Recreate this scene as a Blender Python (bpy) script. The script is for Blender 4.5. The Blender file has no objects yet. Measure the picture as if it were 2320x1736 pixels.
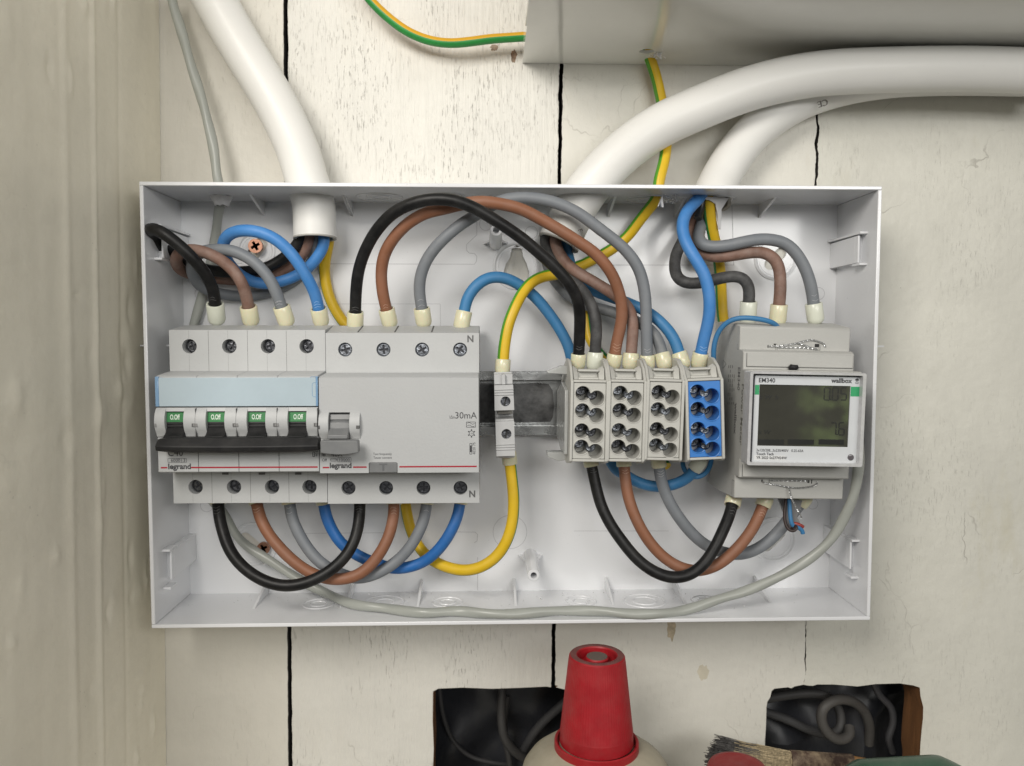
import bpy, bmesh, math, random
from mathutils import Vector, Matrix, noise
random.seed(7)
R = math.radians
S = 0.001                      # everything below is in millimetres: x right, h out of the back panel, z up
D = bpy.data
scene = bpy.context.scene
COL = scene.collection

# ------------------------------------------------------------------ camera
FPX = 1755.0
CAM = Vector((-13.45, -406.6, 32.85)); PAN, PITCH = -0.0314, -0.059
RM = Matrix.Rotation(PAN, 3, 'Z') @ Matrix.Rotation(PITCH, 3, 'X')
cd = D.cameras.new('camera'); cam = D.objects.new('camera', cd); COL.objects.link(cam)
cam.location = CAM * S
cam.rotation_euler = (math.pi / 2 + PITCH, 0, PAN)
cd.sensor_width = 36.0; cd.lens = FPX / 2320 * 36.0
cd.clip_start = 0.01; cd.clip_end = 20
cd.dof.use_dof = True; cd.dof.focus_distance = 0.365; cd.dof.aperture_fstop = 13
scene.camera = cam

# ------------------------------------------------------------------ light
wd = D.worlds.new('World'); scene.world = wd; wd.use_nodes = True
wn, wl = wd.node_tree.nodes, wd.node_tree.links
bgn = wn['Background']
tc = wn.new('ShaderNodeTexCoord')
# a dim room, with a garden window behind the camera to the right and a pale ceiling
def wnode(t, **k):
    n = wn.new(t)
    for a, b in k.items(): setattr(n, a, b)
    return n
def spot(direction, lo, hi):
    v = Vector(direction).normalized()
    n = wnode('ShaderNodeVectorMath', operation='DOT_PRODUCT'); n.inputs[1].default_value = v
    nr = wnode('ShaderNodeVectorMath', operation='NORMALIZE'); wl.new(tc.outputs['Generated'], nr.inputs[0]); wl.new(nr.outputs[0], n.inputs[0])
    m = wnode('ShaderNodeMapRange', clamp=True); m.inputs[1].default_value = lo; m.inputs[2].default_value = hi
    wl.new(n.outputs['Value'], m.inputs[0]); return m.outputs[0]
def wmix(fac, a, b):
    m = wnode('ShaderNodeMix', data_type='RGBA')
    wl.new(fac, m.inputs[0])
    for s_, v in ((m.inputs[6], a), (m.inputs[7], b)):
        if isinstance(v, tuple): s_.default_value = (*v, 1)
        else: wl.new(v, s_)
    return m.outputs[2]
nz = wnode('ShaderNodeTexNoise'); nz.inputs['Scale'].default_value = 34; nz.inputs['Detail'].default_value = 4
wl.new(tc.outputs['Generated'], nz.inputs[0])
rp = wnode('ShaderNodeMapRange', clamp=True); rp.inputs[1].default_value = .48; rp.inputs[2].default_value = .62
wl.new(nz.outputs[0], rp.inputs[0])
leafy = wmix(rp.outputs[0], (.10, .14, .08), (2.3, 3.2, 1.0))
up = spot((0.0, -0.1, 1), 0.0, 0.9)
base = wmix(up, (.155, .147, .135), (.42, .41, .39))
base = wmix(spot((-0.25, -1, 0.45), .35, .9), base, (.42, .41, .39))
base = wmix(spot((1, -.35, .1), .6, .95), base, (.62, .58, .52))
base = wmix(spot((0, 0, -1), .25, .8), base, (.13, .12, .105))
base = wmix(spot((0.42, -1, -0.22), .955, .975), base, (.035, .033, .03))
base = wmix(spot((0.505, -1, -0.10), .9955, .9985), base, leafy)
wl.new(base, bgn.inputs[0]); bgn.inputs[1].default_value = .60

def area(name, x, h, z, tx, th, tz, sx, sy, watt, col):
    l = D.lights.new(name, 'AREA'); l.shape = 'RECTANGLE'; l.size = sx; l.size_y = sy; l.energy = watt; l.color = col
    o = D.objects.new(name, l); COL.objects.link(o)
    o.location = Vector((x, -h, z)) * S
    d = Vector((tx - x, -(th - h), tz - z))
    o.rotation_euler = d.to_track_quat('-Z', 'Y').to_euler()
    return o
area('window_light', -270, 640, 360, 0, 0, 60, .28, .26, 5.0, (1.0, .955, .885))
area('rear_window_light', 300, 860, 215, 0, 0, 40, .56, .16, 3.3, (1.0, .985, .95))

vs = scene.view_settings
vs.view_transform = 'Standard'; vs.look = 'None'; vs.exposure = -0.27; vs.gamma = 1.0; vs.use_curve_mapping = False
scene.render.engine = 'CYCLES'
scene.cycles.max_bounces = 8

# ------------------------------------------------------------------ pixel rays -> true positions
# measured picture coordinates (zoomed views: origin x, origin y, scale) turned into points at a known depth
ZV = {'1': (300, 380, 3.678), '2': (300, 720, 3.598), '3': (700, 720, 3.598), '4': (750, 380, 3.678), '5': (1200, 380, 3.678),
      '6': (1550, 380, 3.678), 'A': (1080, 780, 5.017), 'B': (1240, 780, 5.014), 'C': (1560, 700, 3.448), 'D': (300, 1100, 3.687),
      'E': (800, 1100, 3.687), 'F': (1300, 1050, 3.16), 'G': (900, 1400, 3.16), 'H': (1500, 1400, 3.16), 'T': (0, 0, 2.458),
      'U': (780, 0, 2.765), 'V': (1450, 0, 2.543), 'W': (0, 0, 1 / 1.0488), 'M': (1640, 830, 6.506), 'L': (340, 900, 7.373),
      'X': (1700, 1050, 8.273)}
def ray(k, x, y):
    ox, oy, s = ZV[k]; px, py = ox + x / s, oy + y / s
    return RM @ Vector(((px - 1160) / FPX, 1, -(py - 868) / FPX))
def at(k, x, y, h):
    d = ray(k, x, y); q = CAM + d * ((-h - CAM.y) / d.y); return Vector((q.x, -q.y, q.z))
def atz(k, x, y, z):
    d = ray(k, x, y); q = CAM + d * ((z - CAM.z) / d.z); return Vector((q.x, -q.y, q.z))
def atx(k, x, y, X):
    d = ray(k, x, y); q = CAM + d * ((X - CAM.x) / d.x); return Vector((q.x, -q.y, q.z))

# ------------------------------------------------------------------ materials
def lin(c):
    return tuple(((v / 255) / 12.92 if v / 255 <= .04045 else ((v / 255 + .055) / 1.055) ** 2.4) for v in c)
MATS = {}
def mat(name, col, rough=.45, metal=0, var=.06, vscale=60, bump=.0, bscale=300, coat=0, dust=0, dustcol=(.5, .49, .46), trans=0, spec=.5, sss=0, specks=0, stretch=None, alpha=1):
    """one principled surface with cloudy tone variation, optional dust and fine relief"""
    if name in MATS: return MATS[name]
    m = D.materials.new(name); m.use_nodes = True; n, l = m.node_tree.nodes, m.node_tree.links
    b = n['Principled BSDF']; MATS[name] = m
    b.inputs['Roughness'].default_value = rough; b.inputs['Metallic'].default_value = metal
    b.inputs['Specular IOR Level'].default_value = spec
    b.inputs['Coat Weight'].default_value = coat; b.inputs['Coat Roughness'].default_value = .12
    b.inputs['Transmission Weight'].default_value = trans; b.inputs['Alpha'].default_value = alpha
    if sss: b.inputs['Subsurface Weight'].default_value = sss; b.inputs['Subsurface Scale'].default_value = .002
    t = n.new('ShaderNodeTexCoord'); co = t.outputs['Object']
    if stretch:
        mp = n.new('ShaderNodeMapping'); mp.inputs['Scale'].default_value = stretch; l.new(co, mp.inputs[0]); co = mp.outputs[0]
    z = n.new('ShaderNodeTexNoise'); z.inputs['Scale'].default_value = vscale; z.inputs['Detail'].default_value = 5; z.inputs['Roughness'].default_value = .65
    l.new(co, z.inputs[0])
    r = n.new('ShaderNodeMapRange'); r.inputs[1].default_value = .3; r.inputs[2].default_value = .7
    r.inputs[3].default_value = 1 - var; r.inputs[4].default_value = 1 + var; l.new(z.outputs[0], r.inputs[0])
    mu = n.new('ShaderNodeVectorMath'); mu.operation = 'SCALE'; mu.inputs[0].default_value = col[:3]; l.new(r.outputs[0], mu.inputs['Scale'])
    out = mu.outputs[0]
    def mask(scale, lo, hi, det=4):
        q = n.new('ShaderNodeTexNoise'); q.inputs['Scale'].default_value = scale; q.inputs['Detail'].default_value = det
        q.inputs['Roughness'].default_value = .7; l.new(co, q.inputs[0])
        w = n.new('ShaderNodeMapRange'); w.clamp = True; w.inputs[1].default_value = lo; w.inputs[2].default_value = hi
        l.new(q.outputs[0], w.inputs[0]); return w
    if dust:
        w = mask(140, .42, .75); w.inputs[4].default_value = dust
        x = n.new('ShaderNodeMix'); x.data_type = 'RGBA'; l.new(w.outputs[0], x.inputs[0]); l.new(out, x.inputs[6]); x.inputs[7].default_value = (*dustcol, 1)
        out = x.outputs[2]
    if specks:
        w = mask(900, .70, .74, 2); w.inputs[4].default_value = specks
        x = n.new('ShaderNodeMix'); x.data_type = 'RGBA'; l.new(w.outputs[0], x.inputs[0]); l.new(out, x.inputs[6]); x.inputs[7].default_value = (.10, .095, .09, 1)
        out = x.outputs[2]
    l.new(out, b.inputs['Base Color'])
    rr = n.new('ShaderNodeMapRange'); rr.inputs[3].default_value = max(.03, rough - .06); rr.inputs[4].default_value = min(1, rough + .1)
    l.new(z.outputs[0], rr.inputs[0]); l.new(rr.outputs[0], b.inputs['Roughness'])
    if bump:
        q = n.new('ShaderNodeTexNoise'); q.inputs['Scale'].default_value = bscale; q.inputs['Detail'].default_value = 3; l.new(co, q.inputs[0])
        bp = n.new('ShaderNodeBump'); bp.inputs['Strength'].default_value = bump; bp.inputs['Distance'].default_value = .0006
        l.new(q.outputs[0], bp.inputs['Height']); l.new(bp.outputs[0], b.inputs['Normal'])
    return m

def paint(name, col, fleck=.5, fleckdark=(.27, .26, .23), grain=1, lump=1, stain=(.56, .49, .36), stained=.35, rough=.5, crack=.6, lst=(1, 1, .55)):
    """old oil paint on boards: grain ridges, flecks where it has lifted, hairline cracks, stains"""
    m = D.materials.new(name); m.use_nodes = True; n, l = m.node_tree.nodes, m.node_tree.links
    b = n['Principled BSDF']; b.inputs['Roughness'].default_value = rough
    t = n.new('ShaderNodeTexCoord'); co = t.outputs['Object']
    def mp(s):
        q = n.new('ShaderNodeMapping'); q.inputs['Scale'].default_value = s; l.new(co, q.inputs[0]); return q.outputs[0]
    def ns(v, sc, det=4, rg=.6, dist=0):
        q = n.new('ShaderNodeTexNoise'); q.inputs['Scale'].default_value = sc; q.inputs['Detail'].default_value = det
        q.inputs['Roughness'].default_value = rg; q.inputs['Distortion'].default_value = dist; l.new(v, q.inputs[0]); return q.outputs[0]
    def rng(v, a, b_, c=0, d=1):
        q = n.new('ShaderNodeMapRange'); q.clamp = True
        for i, k in enumerate((a, b_, c, d)): q.inputs[i + 1].default_value = k
        l.new(v, q.inputs[0]); return q.outputs[0]
    def mth(op, a, b_):
        q = n.new('ShaderNodeMath'); q.operation = op
        for i, k in enumerate((a, b_)):
            if isinstance(k, (int, float)): q.inputs[i].default_value = k
            else: l.new(k, q.inputs[i])
        return q.outputs[0]
    def mix(f, a, b_):
        q = n.new('ShaderNodeMix'); q.data_type = 'RGBA'; l.new(f, q.inputs[0])
        for s_, k in ((q.inputs[6], a), (q.inputs[7], b_)):
            if isinstance(k, tuple): s_.default_value = (*k, 1)
            else: l.new(k, s_)
        return q.outputs[2]
    streak = ns(mp((1, 1, .05)), 330, 4, .65)
    cloud = ns(co, 14, 5, .6)
    mott = ns(co, 55, 5, .7)
    c = mix(rng(cloud, .35, .68), tuple(v * .94 for v in col), tuple(min(1, v * 1.05) for v in col))
    c = mix(rng(mott, .45, .8, 0, .22), c, tuple(v * .72 for v in col))
    c = mix(rng(ns(mp((1, 1, .35)), 19, 6, .7), .58, .74, 0, stained), c, stain)
    fmask = rng(ns(mp((1, 1, .5)), 26, 4, .7), .44, .66, .05, 1)
    fl = rng(ns(mp((1, 1, .11)), 1700, 3, .6), .605, .69)
    fl = mth('MULTIPLY', fl, fmask); fl = mth('MULTIPLY', fl, fleck)
    c = mix(fl, c, fleckdark)
    pits = rng(ns(co, 620, 2, .5), .72, .76, 0, .55)
    c = mix(mth('MULTIPLY', pits, rng(mott, .5, .62)), c, (.12, .11, .10))
    vo = n.new('ShaderNodeTexVoronoi'); vo.feature = 'DISTANCE_TO_EDGE'; vo.inputs['Scale'].default_value = 26
    wv = n.new('ShaderNodeVectorMath'); wv.operation = 'ADD'
    dn = n.new('ShaderNodeTexNoise'); dn.inputs['Scale'].default_value = 60; dn.inputs['Detail'].default_value = 3; l.new(co, dn.inputs[0])
    ds = n.new('ShaderNodeVectorMath'); ds.operation = 'SCALE'; ds.inputs['Scale'].default_value = .018; l.new(dn.outputs['Color'], ds.inputs[0])
    l.new(mp((1, 1, .7)), wv.inputs[0]); l.new(ds.outputs[0], wv.inputs[1]); l.new(wv.outputs[0], vo.inputs[0])
    ck = rng(vo.outputs['Distance'], .0, .008, 1, 0)
    ck = mth('MULTIPLY', ck, rng(ns(co, 17, 3), .57, .66, 0, crack))
    c = mix(ck, c, (.22, .20, .17))
    l.new(c, b.inputs['Base Color'])
    lumps = ns(mp(lst), 45, 3, .5)
    hgt = mth('ADD', mth('MULTIPLY', streak, .35 * grain), mth('MULTIPLY', lumps, 2.2 * lump))
    hgt = mth('ADD', hgt, mth('MULTIPLY', ns(co, 240, 3), .25))
    hgt = mth('SUBTRACT', hgt, mth('MULTIPLY', fl, .8)); hgt = mth('SUBTRACT', hgt, mth('MULTIPLY', ck, .5))
    bp = n.new('ShaderNodeBump'); bp.inputs['Strength'].default_value = .75; bp.inputs['Distance'].default_value = .0011
    l.new(hgt, bp.inputs['Height']); l.new(bp.outputs[0], b.inputs['Normal'])
    MATS[name] = m; return m

BOX = mat('enclosure_plastic', (.755, .765, .785), rough=.2, var=.015, vscale=14, bump=.35, bscale=28, coat=.3, specks=.25)
GRY = mat('device_grey_plastic', (.45, .46, .465), rough=.5, var=.02, vscale=40, bump=.12, bscale=900, specks=.12)
GRYD = mat('device_shoulder_plastic', (.47, .48, .483), rough=.5, var=.03, vscale=60, bump=.12, bscale=900, specks=.3)
MTR = mat('meter_plastic', (.44, .44, .42), rough=.5, var=.03, vscale=40, bump=.15, bscale=800, specks=.1)
TBM = mat('terminal_plastic', (.50, .497, .465), rough=.52, var=.03, vscale=80, bump=.15, bscale=700)
EAR = mat('earth_terminal_plastic', (.47, .475, .48), rough=.45, var=.03)
BLUP = mat('blue_insert_plastic', (.045, .20, .56), rough=.38, var=.04)
BLK = mat('black_plastic', (.013, .013, .014), rough=.5, spec=.3, var=.12, dust=.03, vscale=120)
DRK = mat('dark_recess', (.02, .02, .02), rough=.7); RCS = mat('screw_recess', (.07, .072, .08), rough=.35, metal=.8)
SEAM = mat('seam_shadow_gap', (.11, .11, .11), rough=.9)
DGR = mat('grey_toggle_plastic', (.17, .175, .18), rough=.4, var=.04, dust=.1)
GRN = mat('green_flag', (.012, .17, .04), rough=.45, var=.1)
GRN2 = mat('green_print', (.03, .33, .13), rough=.4)
WHT = mat('white_print', (.75, .85, .75), rough=.5)
INK = mat('dark_grey_ink', (.045, .045, .05), rough=.6)
INKL = mat('faint_grey_ink', (.22, .22, .22), rough=.6)
RED = mat('red_line_print', (.36, .004, .018), rough=.5)
FER = mat('ivory_ferrule', (.68, .65, .46), rough=.28, var=.04, coat=.2, sss=.15)
FERW = mat('pale_ferrule', (.66, .68, .58), rough=.3, var=.04, coat=.2)
WB = mat('wire_black', (.008, .008, .0085), rough=.42, spec=.3, var=.2, vscale=90, dust=.03, bump=.1, bscale=400)
WBD = mat('wire_black_dusty', (.045, .045, .046), rough=.6, var=.35, vscale=200, dust=.45, dustcol=(.17, .17, .17), bump=.25, bscale=500)
WN = mat('wire_brown', (.25, .105, .055), rough=.54, var=.08, vscale=60, dust=.06)
WND = mat('wire_brown_dusty', (.205, .115, .085), rough=.6, var=.2, vscale=150, dust=.5, dustcol=(.33, .26, .23), bump=.2, bscale=500)
WG = mat('wire_grey', (.19, .205, .225), rough=.50, var=.05, vscale=60, dust=.08)
WGD = mat('wire_grey_dusty', (.17, .18, .19), rough=.5, var=.15, vscale=150, dust=.3, dustcol=(.34, .34, .34))
WU = mat('wire_blue', (.055, .225, .56), rough=.48, var=.06, vscale=60, dust=.10, dustcol=(.35, .5, .7))
WUD = mat('wire_blue_deep', (.018, .13, .40), rough=.46, var=.06, vscale=60, dust=.05)
WUM = mat('wire_blue_soft', (.04, .19, .40), rough=.50, var=.06, vscale=60, dust=.05)
WY = mat('wire_yellow', (.70, .46, .015), rough=.42, var=.05, vscale=60, dust=.12, dustcol=(.72, .55, .2))
WYG = mat('wire_green_stripe', (.09, .32, .02), rough=.42, var=.1, vscale=60)
WYG2 = mat('wire_deep_green_stripe', (.02, .24, .045), rough=.42, var=.1, vscale=60)
WYO = mat('wire_amber', (.66, .36, .015), rough=.42, var=.05, vscale=60)
CAT = mat('data_cable_jacket', (.36, .375, .345), rough=.36, var=.05, vscale=40, coat=.1)
PIPE = mat('white_conduit', (.77, .765, .74), rough=.46, var=.02, vscale=20, coat=.05, specks=.1)
PIPEI = mat('conduit_cut_rim', (.42, .41, .38), rough=.7, var=.15, vscale=300)
STL = mat('screw_steel', (.30, .32, .355), rough=.3, metal=1, var=.3, vscale=700, bump=.5, bscale=500)
STLD = mat('dark_screw_steel', (.15, .155, .17), rough=.3, metal=1, var=.4, vscale=700, bump=.6, bscale=500)
COP = mat('copper_screw', (.42, .22, .15), rough=.35, metal=.8, var=.15, vscale=500)
ZNC = mat('zinc_rail', (.46, .47, .47), rough=.26, metal=1, var=.35, vscale=45, bump=.2, bscale=300)
ZNCD = mat('stained_zinc', (.13, .13, .13), rough=.42, metal=1, var=.6, vscale=90, bump=.2, bscale=300)
SEAL = mat('seal_wire_silver', (.62, .63, .64), rough=.25, metal=.9, var=.1)
CRUMB = mat('plastic_crumbs', (.75, .75, .76), rough=.5)
CRUMBD = mat('grit', (.10, .09, .08), rough=.8)

P_W1 = paint('cream_paint_smooth', (.69, .665, .60), fleck=.15, grain=.4, lump=.5, stained=.2, crack=.3)
P_W2 = paint('cream_paint_crackled', (.71, .695, .645), fleck=.6, grain=2.2, lump=.8, stained=.12, crack=.25)
P_W3 = paint('cream_paint_hairline', (.70, .685, .625), fleck=.2, grain=.4, lump=.6, lst=(1, 1, .9), stained=.4, crack=.5)
P_W4 = paint('cream_paint_worn', (.665, .655, .59), fleck=.22, grain=.3, lump=.7, lst=(1, 1, 1), stained=.45, crack=.45, stain=(.52, .48, .33))
P_S = paint('olive_cream_paint', (.82, .78, .66), fleck=.05, fleckdark=(.2, .19, .15), grain=.03, lump=1.3, lst=(1, .35, .8), stained=.12, stain=(.50, .50, .42), crack=.1, rough=.45)
WOOD = mat('raw_wood', (.19, .085, .03), rough=.8, var=.5, vscale=60, bump=.8, bscale=200, stretch=(1, 1, .15))

# ------------------------------------------------------------------ mesh builder
ORG = {}
def circ(cx, cz, r, n=28, r2=None, a0=0, a1=2 * math.pi, end=False):
    r2 = r2 or r; k = n + 1 if end else n
    return [(cx + r * math.cos(a0 + (a1 - a0) * i / n), cz + r2 * math.sin(a0 + (a1 - a0) * i / n)) for i in range(k)]
def rrect(x0, z0, x1, z1, r, n=4):
    o = []
    for (cx, cz, a) in ((x1 - r, z1 - r, 0), (x0 + r, z1 - r, 90), (x0 + r, z0 + r, 180), (x1 - r, z0 + r, 270)):
        for i in range(n + 1):
            t = R(a + 90 * i / n); o.append((cx + r * math.cos(t), cz + r * math.sin(t)))
    return o
def catmull(pts, step=1.2, smooth=8):
    P = [Vector(p) for p in pts]
    P = [P[0] * 2 - P[1]] + P + [P[-1] * 2 - P[-2]]
    out = []
    for i in range(1, len(P) - 2):
        p0, p1, p2, p3 = P[i - 1:i + 3]
        t0 = 0; t1 = t0 + max(1e-6, (p1 - p0).length) ** .5; t2 = t1 + max(1e-6, (p2 - p1).length) ** .5; t3 = t2 + max(1e-6, (p3 - p2).length) ** .5
        n = max(2, int((p2 - p1).length / step))
        for k in range(n):
            t = t1 + (t2 - t1) * k / n
            a1 = p0 * ((t1 - t) / (t1 - t0)) + p1 * ((t - t0) / (t1 - t0)); a2 = p1 * ((t2 - t) / (t2 - t1)) + p2 * ((t - t1) / (t2 - t1))
            a3 = p2 * ((t3 - t) / (t3 - t2)) + p3 * ((t - t2) / (t3 - t2))
            b1 = a1 * ((t2 - t) / (t2 - t0)) + a2 * ((t - t0) / (t2 - t0)); b2 = a2 * ((t3 - t) / (t3 - t1)) + a3 * ((t - t1) / (t3 - t1))
            out.append(b1 * ((t2 - t) / (t2 - t1)) + b2 * ((t - t1) / (t2 - t1)))
    out.append(P[-2])
    for _ in range(smooth):      # relax the hand-measured points into the even bend of a stiff wire
        out = [out[0]] + [out[i] * .5 + (out[i - 1] + out[i + 1]) * .25 for i in range(1, len(out) - 1)] + [out[-1]]
    return out
class MB:
    def __init__(s): s.v = []; s.f = []; s.m = []
    def add(s, vs, fs, m=0):
        k = len(s.v); s.v += [tuple(v) for v in vs]
        for f in fs: s.f.append([k + i for i in f]); s.m.append(m)
        return s
    def box(s, x0, x1, h0, h1, z0, z1, m=0):
        vs = [(x, h, z) for x in (x0, x1) for h in (h0, h1) for z in (z0, z1)]
        return s.add(vs, [(0, 1, 3, 2), (4, 6, 7, 5), (0, 4, 5, 1), (2, 3, 7, 6), (0, 2, 6, 4), (1, 5, 7, 3)], m)
    def hexa(s, a, b, m=0):   # two quads of 4 points
        return s.add(list(a) + list(b), [(0, 1, 2, 3), (7, 6, 5, 4), (0, 4, 5, 1), (1, 5, 6, 2), (2, 6, 7, 3), (3, 7, 4, 0)], m)
    def px(s, prof, x0, x1, m=0):   # profile (h,z) extruded along x
        n = len(prof); vs = [(x0, h, z) for h, z in prof] + [(x1, h, z) for h, z in prof]
        return s.add(vs, [list(range(n)), list(range(2 * n - 1, n - 1, -1))] + [(i, i + n, (i + 1) % n + n, (i + 1) % n) for i in range(n)], m)
    def pz(s, prof, z0, z1, m=0):   # profile (x,h) extruded along z
        n = len(prof); vs = [(x, h, z0) for x, h in prof] + [(x, h, z1) for x, h in prof]
        return s.add(vs, [list(range(n)), list(range(2 * n - 1, n - 1, -1))] + [(i, i + n, (i + 1) % n + n, (i + 1) % n) for i in range(n)], m)
    def plate(s, outline, holes, h0, h1, m=0):
        if not holes:
            n = len(outline); vs = [(x, h0, z) for x, z in outline] + [(x, h1, z) for x, z in outline]
            return s.add(vs, [list(range(n)), list(range(2 * n - 1, n - 1, -1))] + [(i, i + n, (i + 1) % n + n, (i + 1) % n) for i in range(n)], m)
        cu = D.curves.new('tmp', 'CURVE'); cu.dimensions = '2D'; cu.fill_mode = 'BOTH'; cu.extrude = abs(h1 - h0) / 2
        for poly in [outline] + list(holes):
            sp = cu.splines.new('POLY'); sp.points.add(len(poly) - 1); sp.use_cyclic_u = True
            for p, (x, z) in zip(sp.points, poly): p.co = (x, z, 0, 1)
        o = D.objects.new('tmp', cu); me = D.meshes.new_from_object(o); mid = (h0 + h1) / 2
        s.add([(v.co.x, mid + v.co.z, v.co.y) for v in me.vertices], [list(p.vertices) for p in me.polygons], m)
        D.objects.remove(o); D.curves.remove(cu); D.meshes.remove(me); return s
    def lathe(s, prof, c, axis='h', n=32, m=0, rib=0, ribr=(0, 1e9), cap=True):
        c = Vector(c); vs = []; k = len(prof)
        for i in range(n):
            a = 2 * math.pi * i / n
            for r, t in prof:
                rr = r + (rib if (i % 2 and ribr[0] <= t <= ribr[1]) else 0)
                u, w = rr * math.cos(a), rr * math.sin(a)
                vs.append(c + (Vector((u, t, w)) if axis == 'h' else Vector((u, w, t)) if axis == 'z' else Vector((t, u, w))))
        fs = []
        for i in range(n):
            j = (i + 1) % n
            for q in range(k - 1): fs.append((i * k + q, i * k + q + 1, j * k + q + 1, j * k + q))
        if cap and prof[0][0] > 1e-6: fs.append([i * k for i in range(n)])
        if cap and prof[-1][0] > 1e-6: fs.append([i * k + k - 1 for i in range(n)])
        return s.add(vs, fs, m)
    def tube(s, pts, r, n=18, m=0, stripe=None, cap=True, flat=None):
        """sweep; r number or function of 0..1; stripe=(a0,a1,mat) degrees from the side facing out of the box"""
        k = len(pts); T = [(pts[min(i + 1, k - 1)] - pts[max(i - 1, 0)]).normalized() for i in range(k)]
        u = Vector((0, 1, 0)); u = (u - T[0] * u.dot(T[0]))
        if u.length < .1: u = Vector((1, 0, 0)) - T[0] * T[0].x
        u.normalize(); base = len(s.v)
        for i in range(k):
            if stripe:
                w = Vector((0, 1, 0)) - T[i] * T[i].y
                u = (w.normalized() if w.length > .35 else u) if i == 0 else (u * .5 + w * .5)
            u = (u - T[i] * u.dot(T[i])).normalized(); v = T[i].cross(u)
            rr = r(i / (k - 1)) if callable(r) else r
            for j in range(n):
                a = 2 * math.pi * j / n
                q = rr if not flat else rr * (1 + flat(i / (k - 1), a))
                s.v.append(tuple(pts[i] + u * (q * math.cos(a)) + v * (q * math.sin(a))))
        for i in range(k - 1):
            for j in range(n):
                s.f.append([base + i * n + j, base + i * n + (j + 1) % n, base + (i + 1) * n + (j + 1) % n, base + (i + 1) * n + j])
                mm = m
                if stripe:
                    a = (360 * (j + .5) / n + 180) % 360 - 180
                    if stripe[0] <= a <= stripe[1]: mm = stripe[2]
                s.m.append(mm)
        if cap:
            s.f.append([base + j for j in range(n)]); s.m.append(m); s.f.append([base + (k - 1) * n + j for j in range(n)]); s.m.append(m)
        return s
    def text(s, body, x, z, size, h, m=0, rot=0, align='LEFT', bold=0, sx=1, thick=.06, plane='front', X=0, shear=0, track=1):
        cu = D.curves.new('tmp', 'FONT'); cu.body = body; cu.size = size; cu.align_x = align; cu.offset = bold; cu.extrude = thick / 2
        cu.resolution_u = 3; cu.shear = shear; cu.space_character = track
        o = D.objects.new('tmp', cu); me = D.meshes.new_from_object(o); c, sn = math.cos(R(rot)), math.sin(R(rot)); vs = []
        for v in me.vertices:
            a, b = v.co.x * sx, v.co.y
            a, b = a * c - b * sn, a * sn + b * c
            vs.append((x + a, h + v.co.z, z + b) if plane == 'front' else (X + v.co.z, x + a, z + b))
        s.add(vs, [list(p.vertices) for p in me.polygons], m)
        D.objects.remove(o); D.curves.remove(cu); D.meshes.remove(me); return s
    def line(s, pts, w, h, m=0, t=.06):   # flat printed / scored line
        for (a, b) in zip(pts, pts[1:]):
            a, b = Vector(a), Vector(b); d = (b - a); nrm = Vector((-d.y, d.x)).normalized() * w / 2
            q = [a + nrm, b + nrm, b - nrm, a - nrm]
            s.hexa([(p.x, h - t, p.y) for p in q], [(p.x, h + t, p.y) for p in q], m)
        return s
    def build(s, name, mats, parent=None, bevel=0, seg=2, smooth=35, label=None, recalc=True):
        o0 = ORG.get(parent.name, Vector((0, 0, 0))) if parent else Vector((0, 0, 0))
        if not isinstance(mats, (list, tuple)): mats = [mats]
        me = D.meshes.new(name); me.from_pydata([((x - o0.x) * S, -(h - o0.y) * S, (z - o0.z) * S) for x, h, z in s.v], [], s.f)
        for mm in mats: me.materials.append(mm)
        me.polygons.foreach_set('material_index', s.m)
        if recalc:
            bm = bmesh.new(); bm.from_mesh(me); bmesh.ops.recalc_face_normals(bm, faces=bm.faces); bm.to_mesh(me); bm.free()
        me.polygons.foreach_set('use_smooth', [True] * len(me.polygons)); me.set_sharp_from_angle(angle=R(smooth))
        o = D.objects.new(name, me); COL.objects.link(o)
        if parent:
            o.parent = parent; ORG[o.name] = o0
        if bevel:
            b = o.modifiers.new('edges', 'BEVEL'); b.width = bevel * S; b.segments = seg; b.limit_method = 'ANGLE'; b.angle_limit = R(40); b.use_clamp_overlap = True; b.harden_normals = False
        if label: o['label'] = label
        return o
def tag(o, label, cat, group=None, kind=None):
    o['label'] = label
    if cat: o['category'] = cat
    if group: o['group'] = group
    if kind: o['kind'] = kind
    return o
def thing(name, loc, label, cat, group=None, kind=None, roty=0):
    o = D.objects.new(name, None); COL.objects.link(o); o.empty_display_size = .01
    x, h, z = loc; o.location = (x * S, -h * S, z * S); o.rotation_euler = (0, roty, 0); ORG[o.name] = Vector(loc)
    return tag(o, label, cat, group, kind)

# ------------------------------------------------------------------ the wall
Wl = lambda x, y: at('W', x, y, -2.4)
def jag(xt, xb, z0, z1, amp, seed, step=6):
    o = []; z = z0
    while z < z1:
        t = (z - 200) / (-200 - 200)
        o.append((xt + (xb - xt) * t + amp * noise.noise(Vector((z * .13, seed, 0))) + amp * .55 * noise.noise(Vector((z * .9, seed, 3))), z)); z += step
    o.append((xt + (xb - xt) * ((z1 - 200) / -400), z1)); return o
ZT, ZB, WT = 330, -330, -22
def gapx(x0, y0, x1, y1):
    a, b = Wl(x0, y0), Wl(x1, y1); f = lambda z: a.x + (b.x - a.x) * (z - a.z) / (b.z - a.z)
    return f(200), f(-200)
g1 = gapx(617, 60, 626, 1500); g2 = gapx(1212, 160, 1195, 1480); g3 = gapx(1766, 250, 1740, 1400)
wall = thing('boarded_wall', (0, -12, 0), 'cream painted wall of upright boards, cracked and flaked, behind the whole enclosure', 'wall')
def board(left, right, pt, lab):
    m = MB(); out = list(left) + list(reversed(right))
    m.plate(out, [], WT, -2.4)
    o = m.build('board', [pt, WOOD, mat('dirty_gap_edge', (.045, .04, .035), rough=.9)], wall, bevel=.5, label=lab)
    return o
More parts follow.
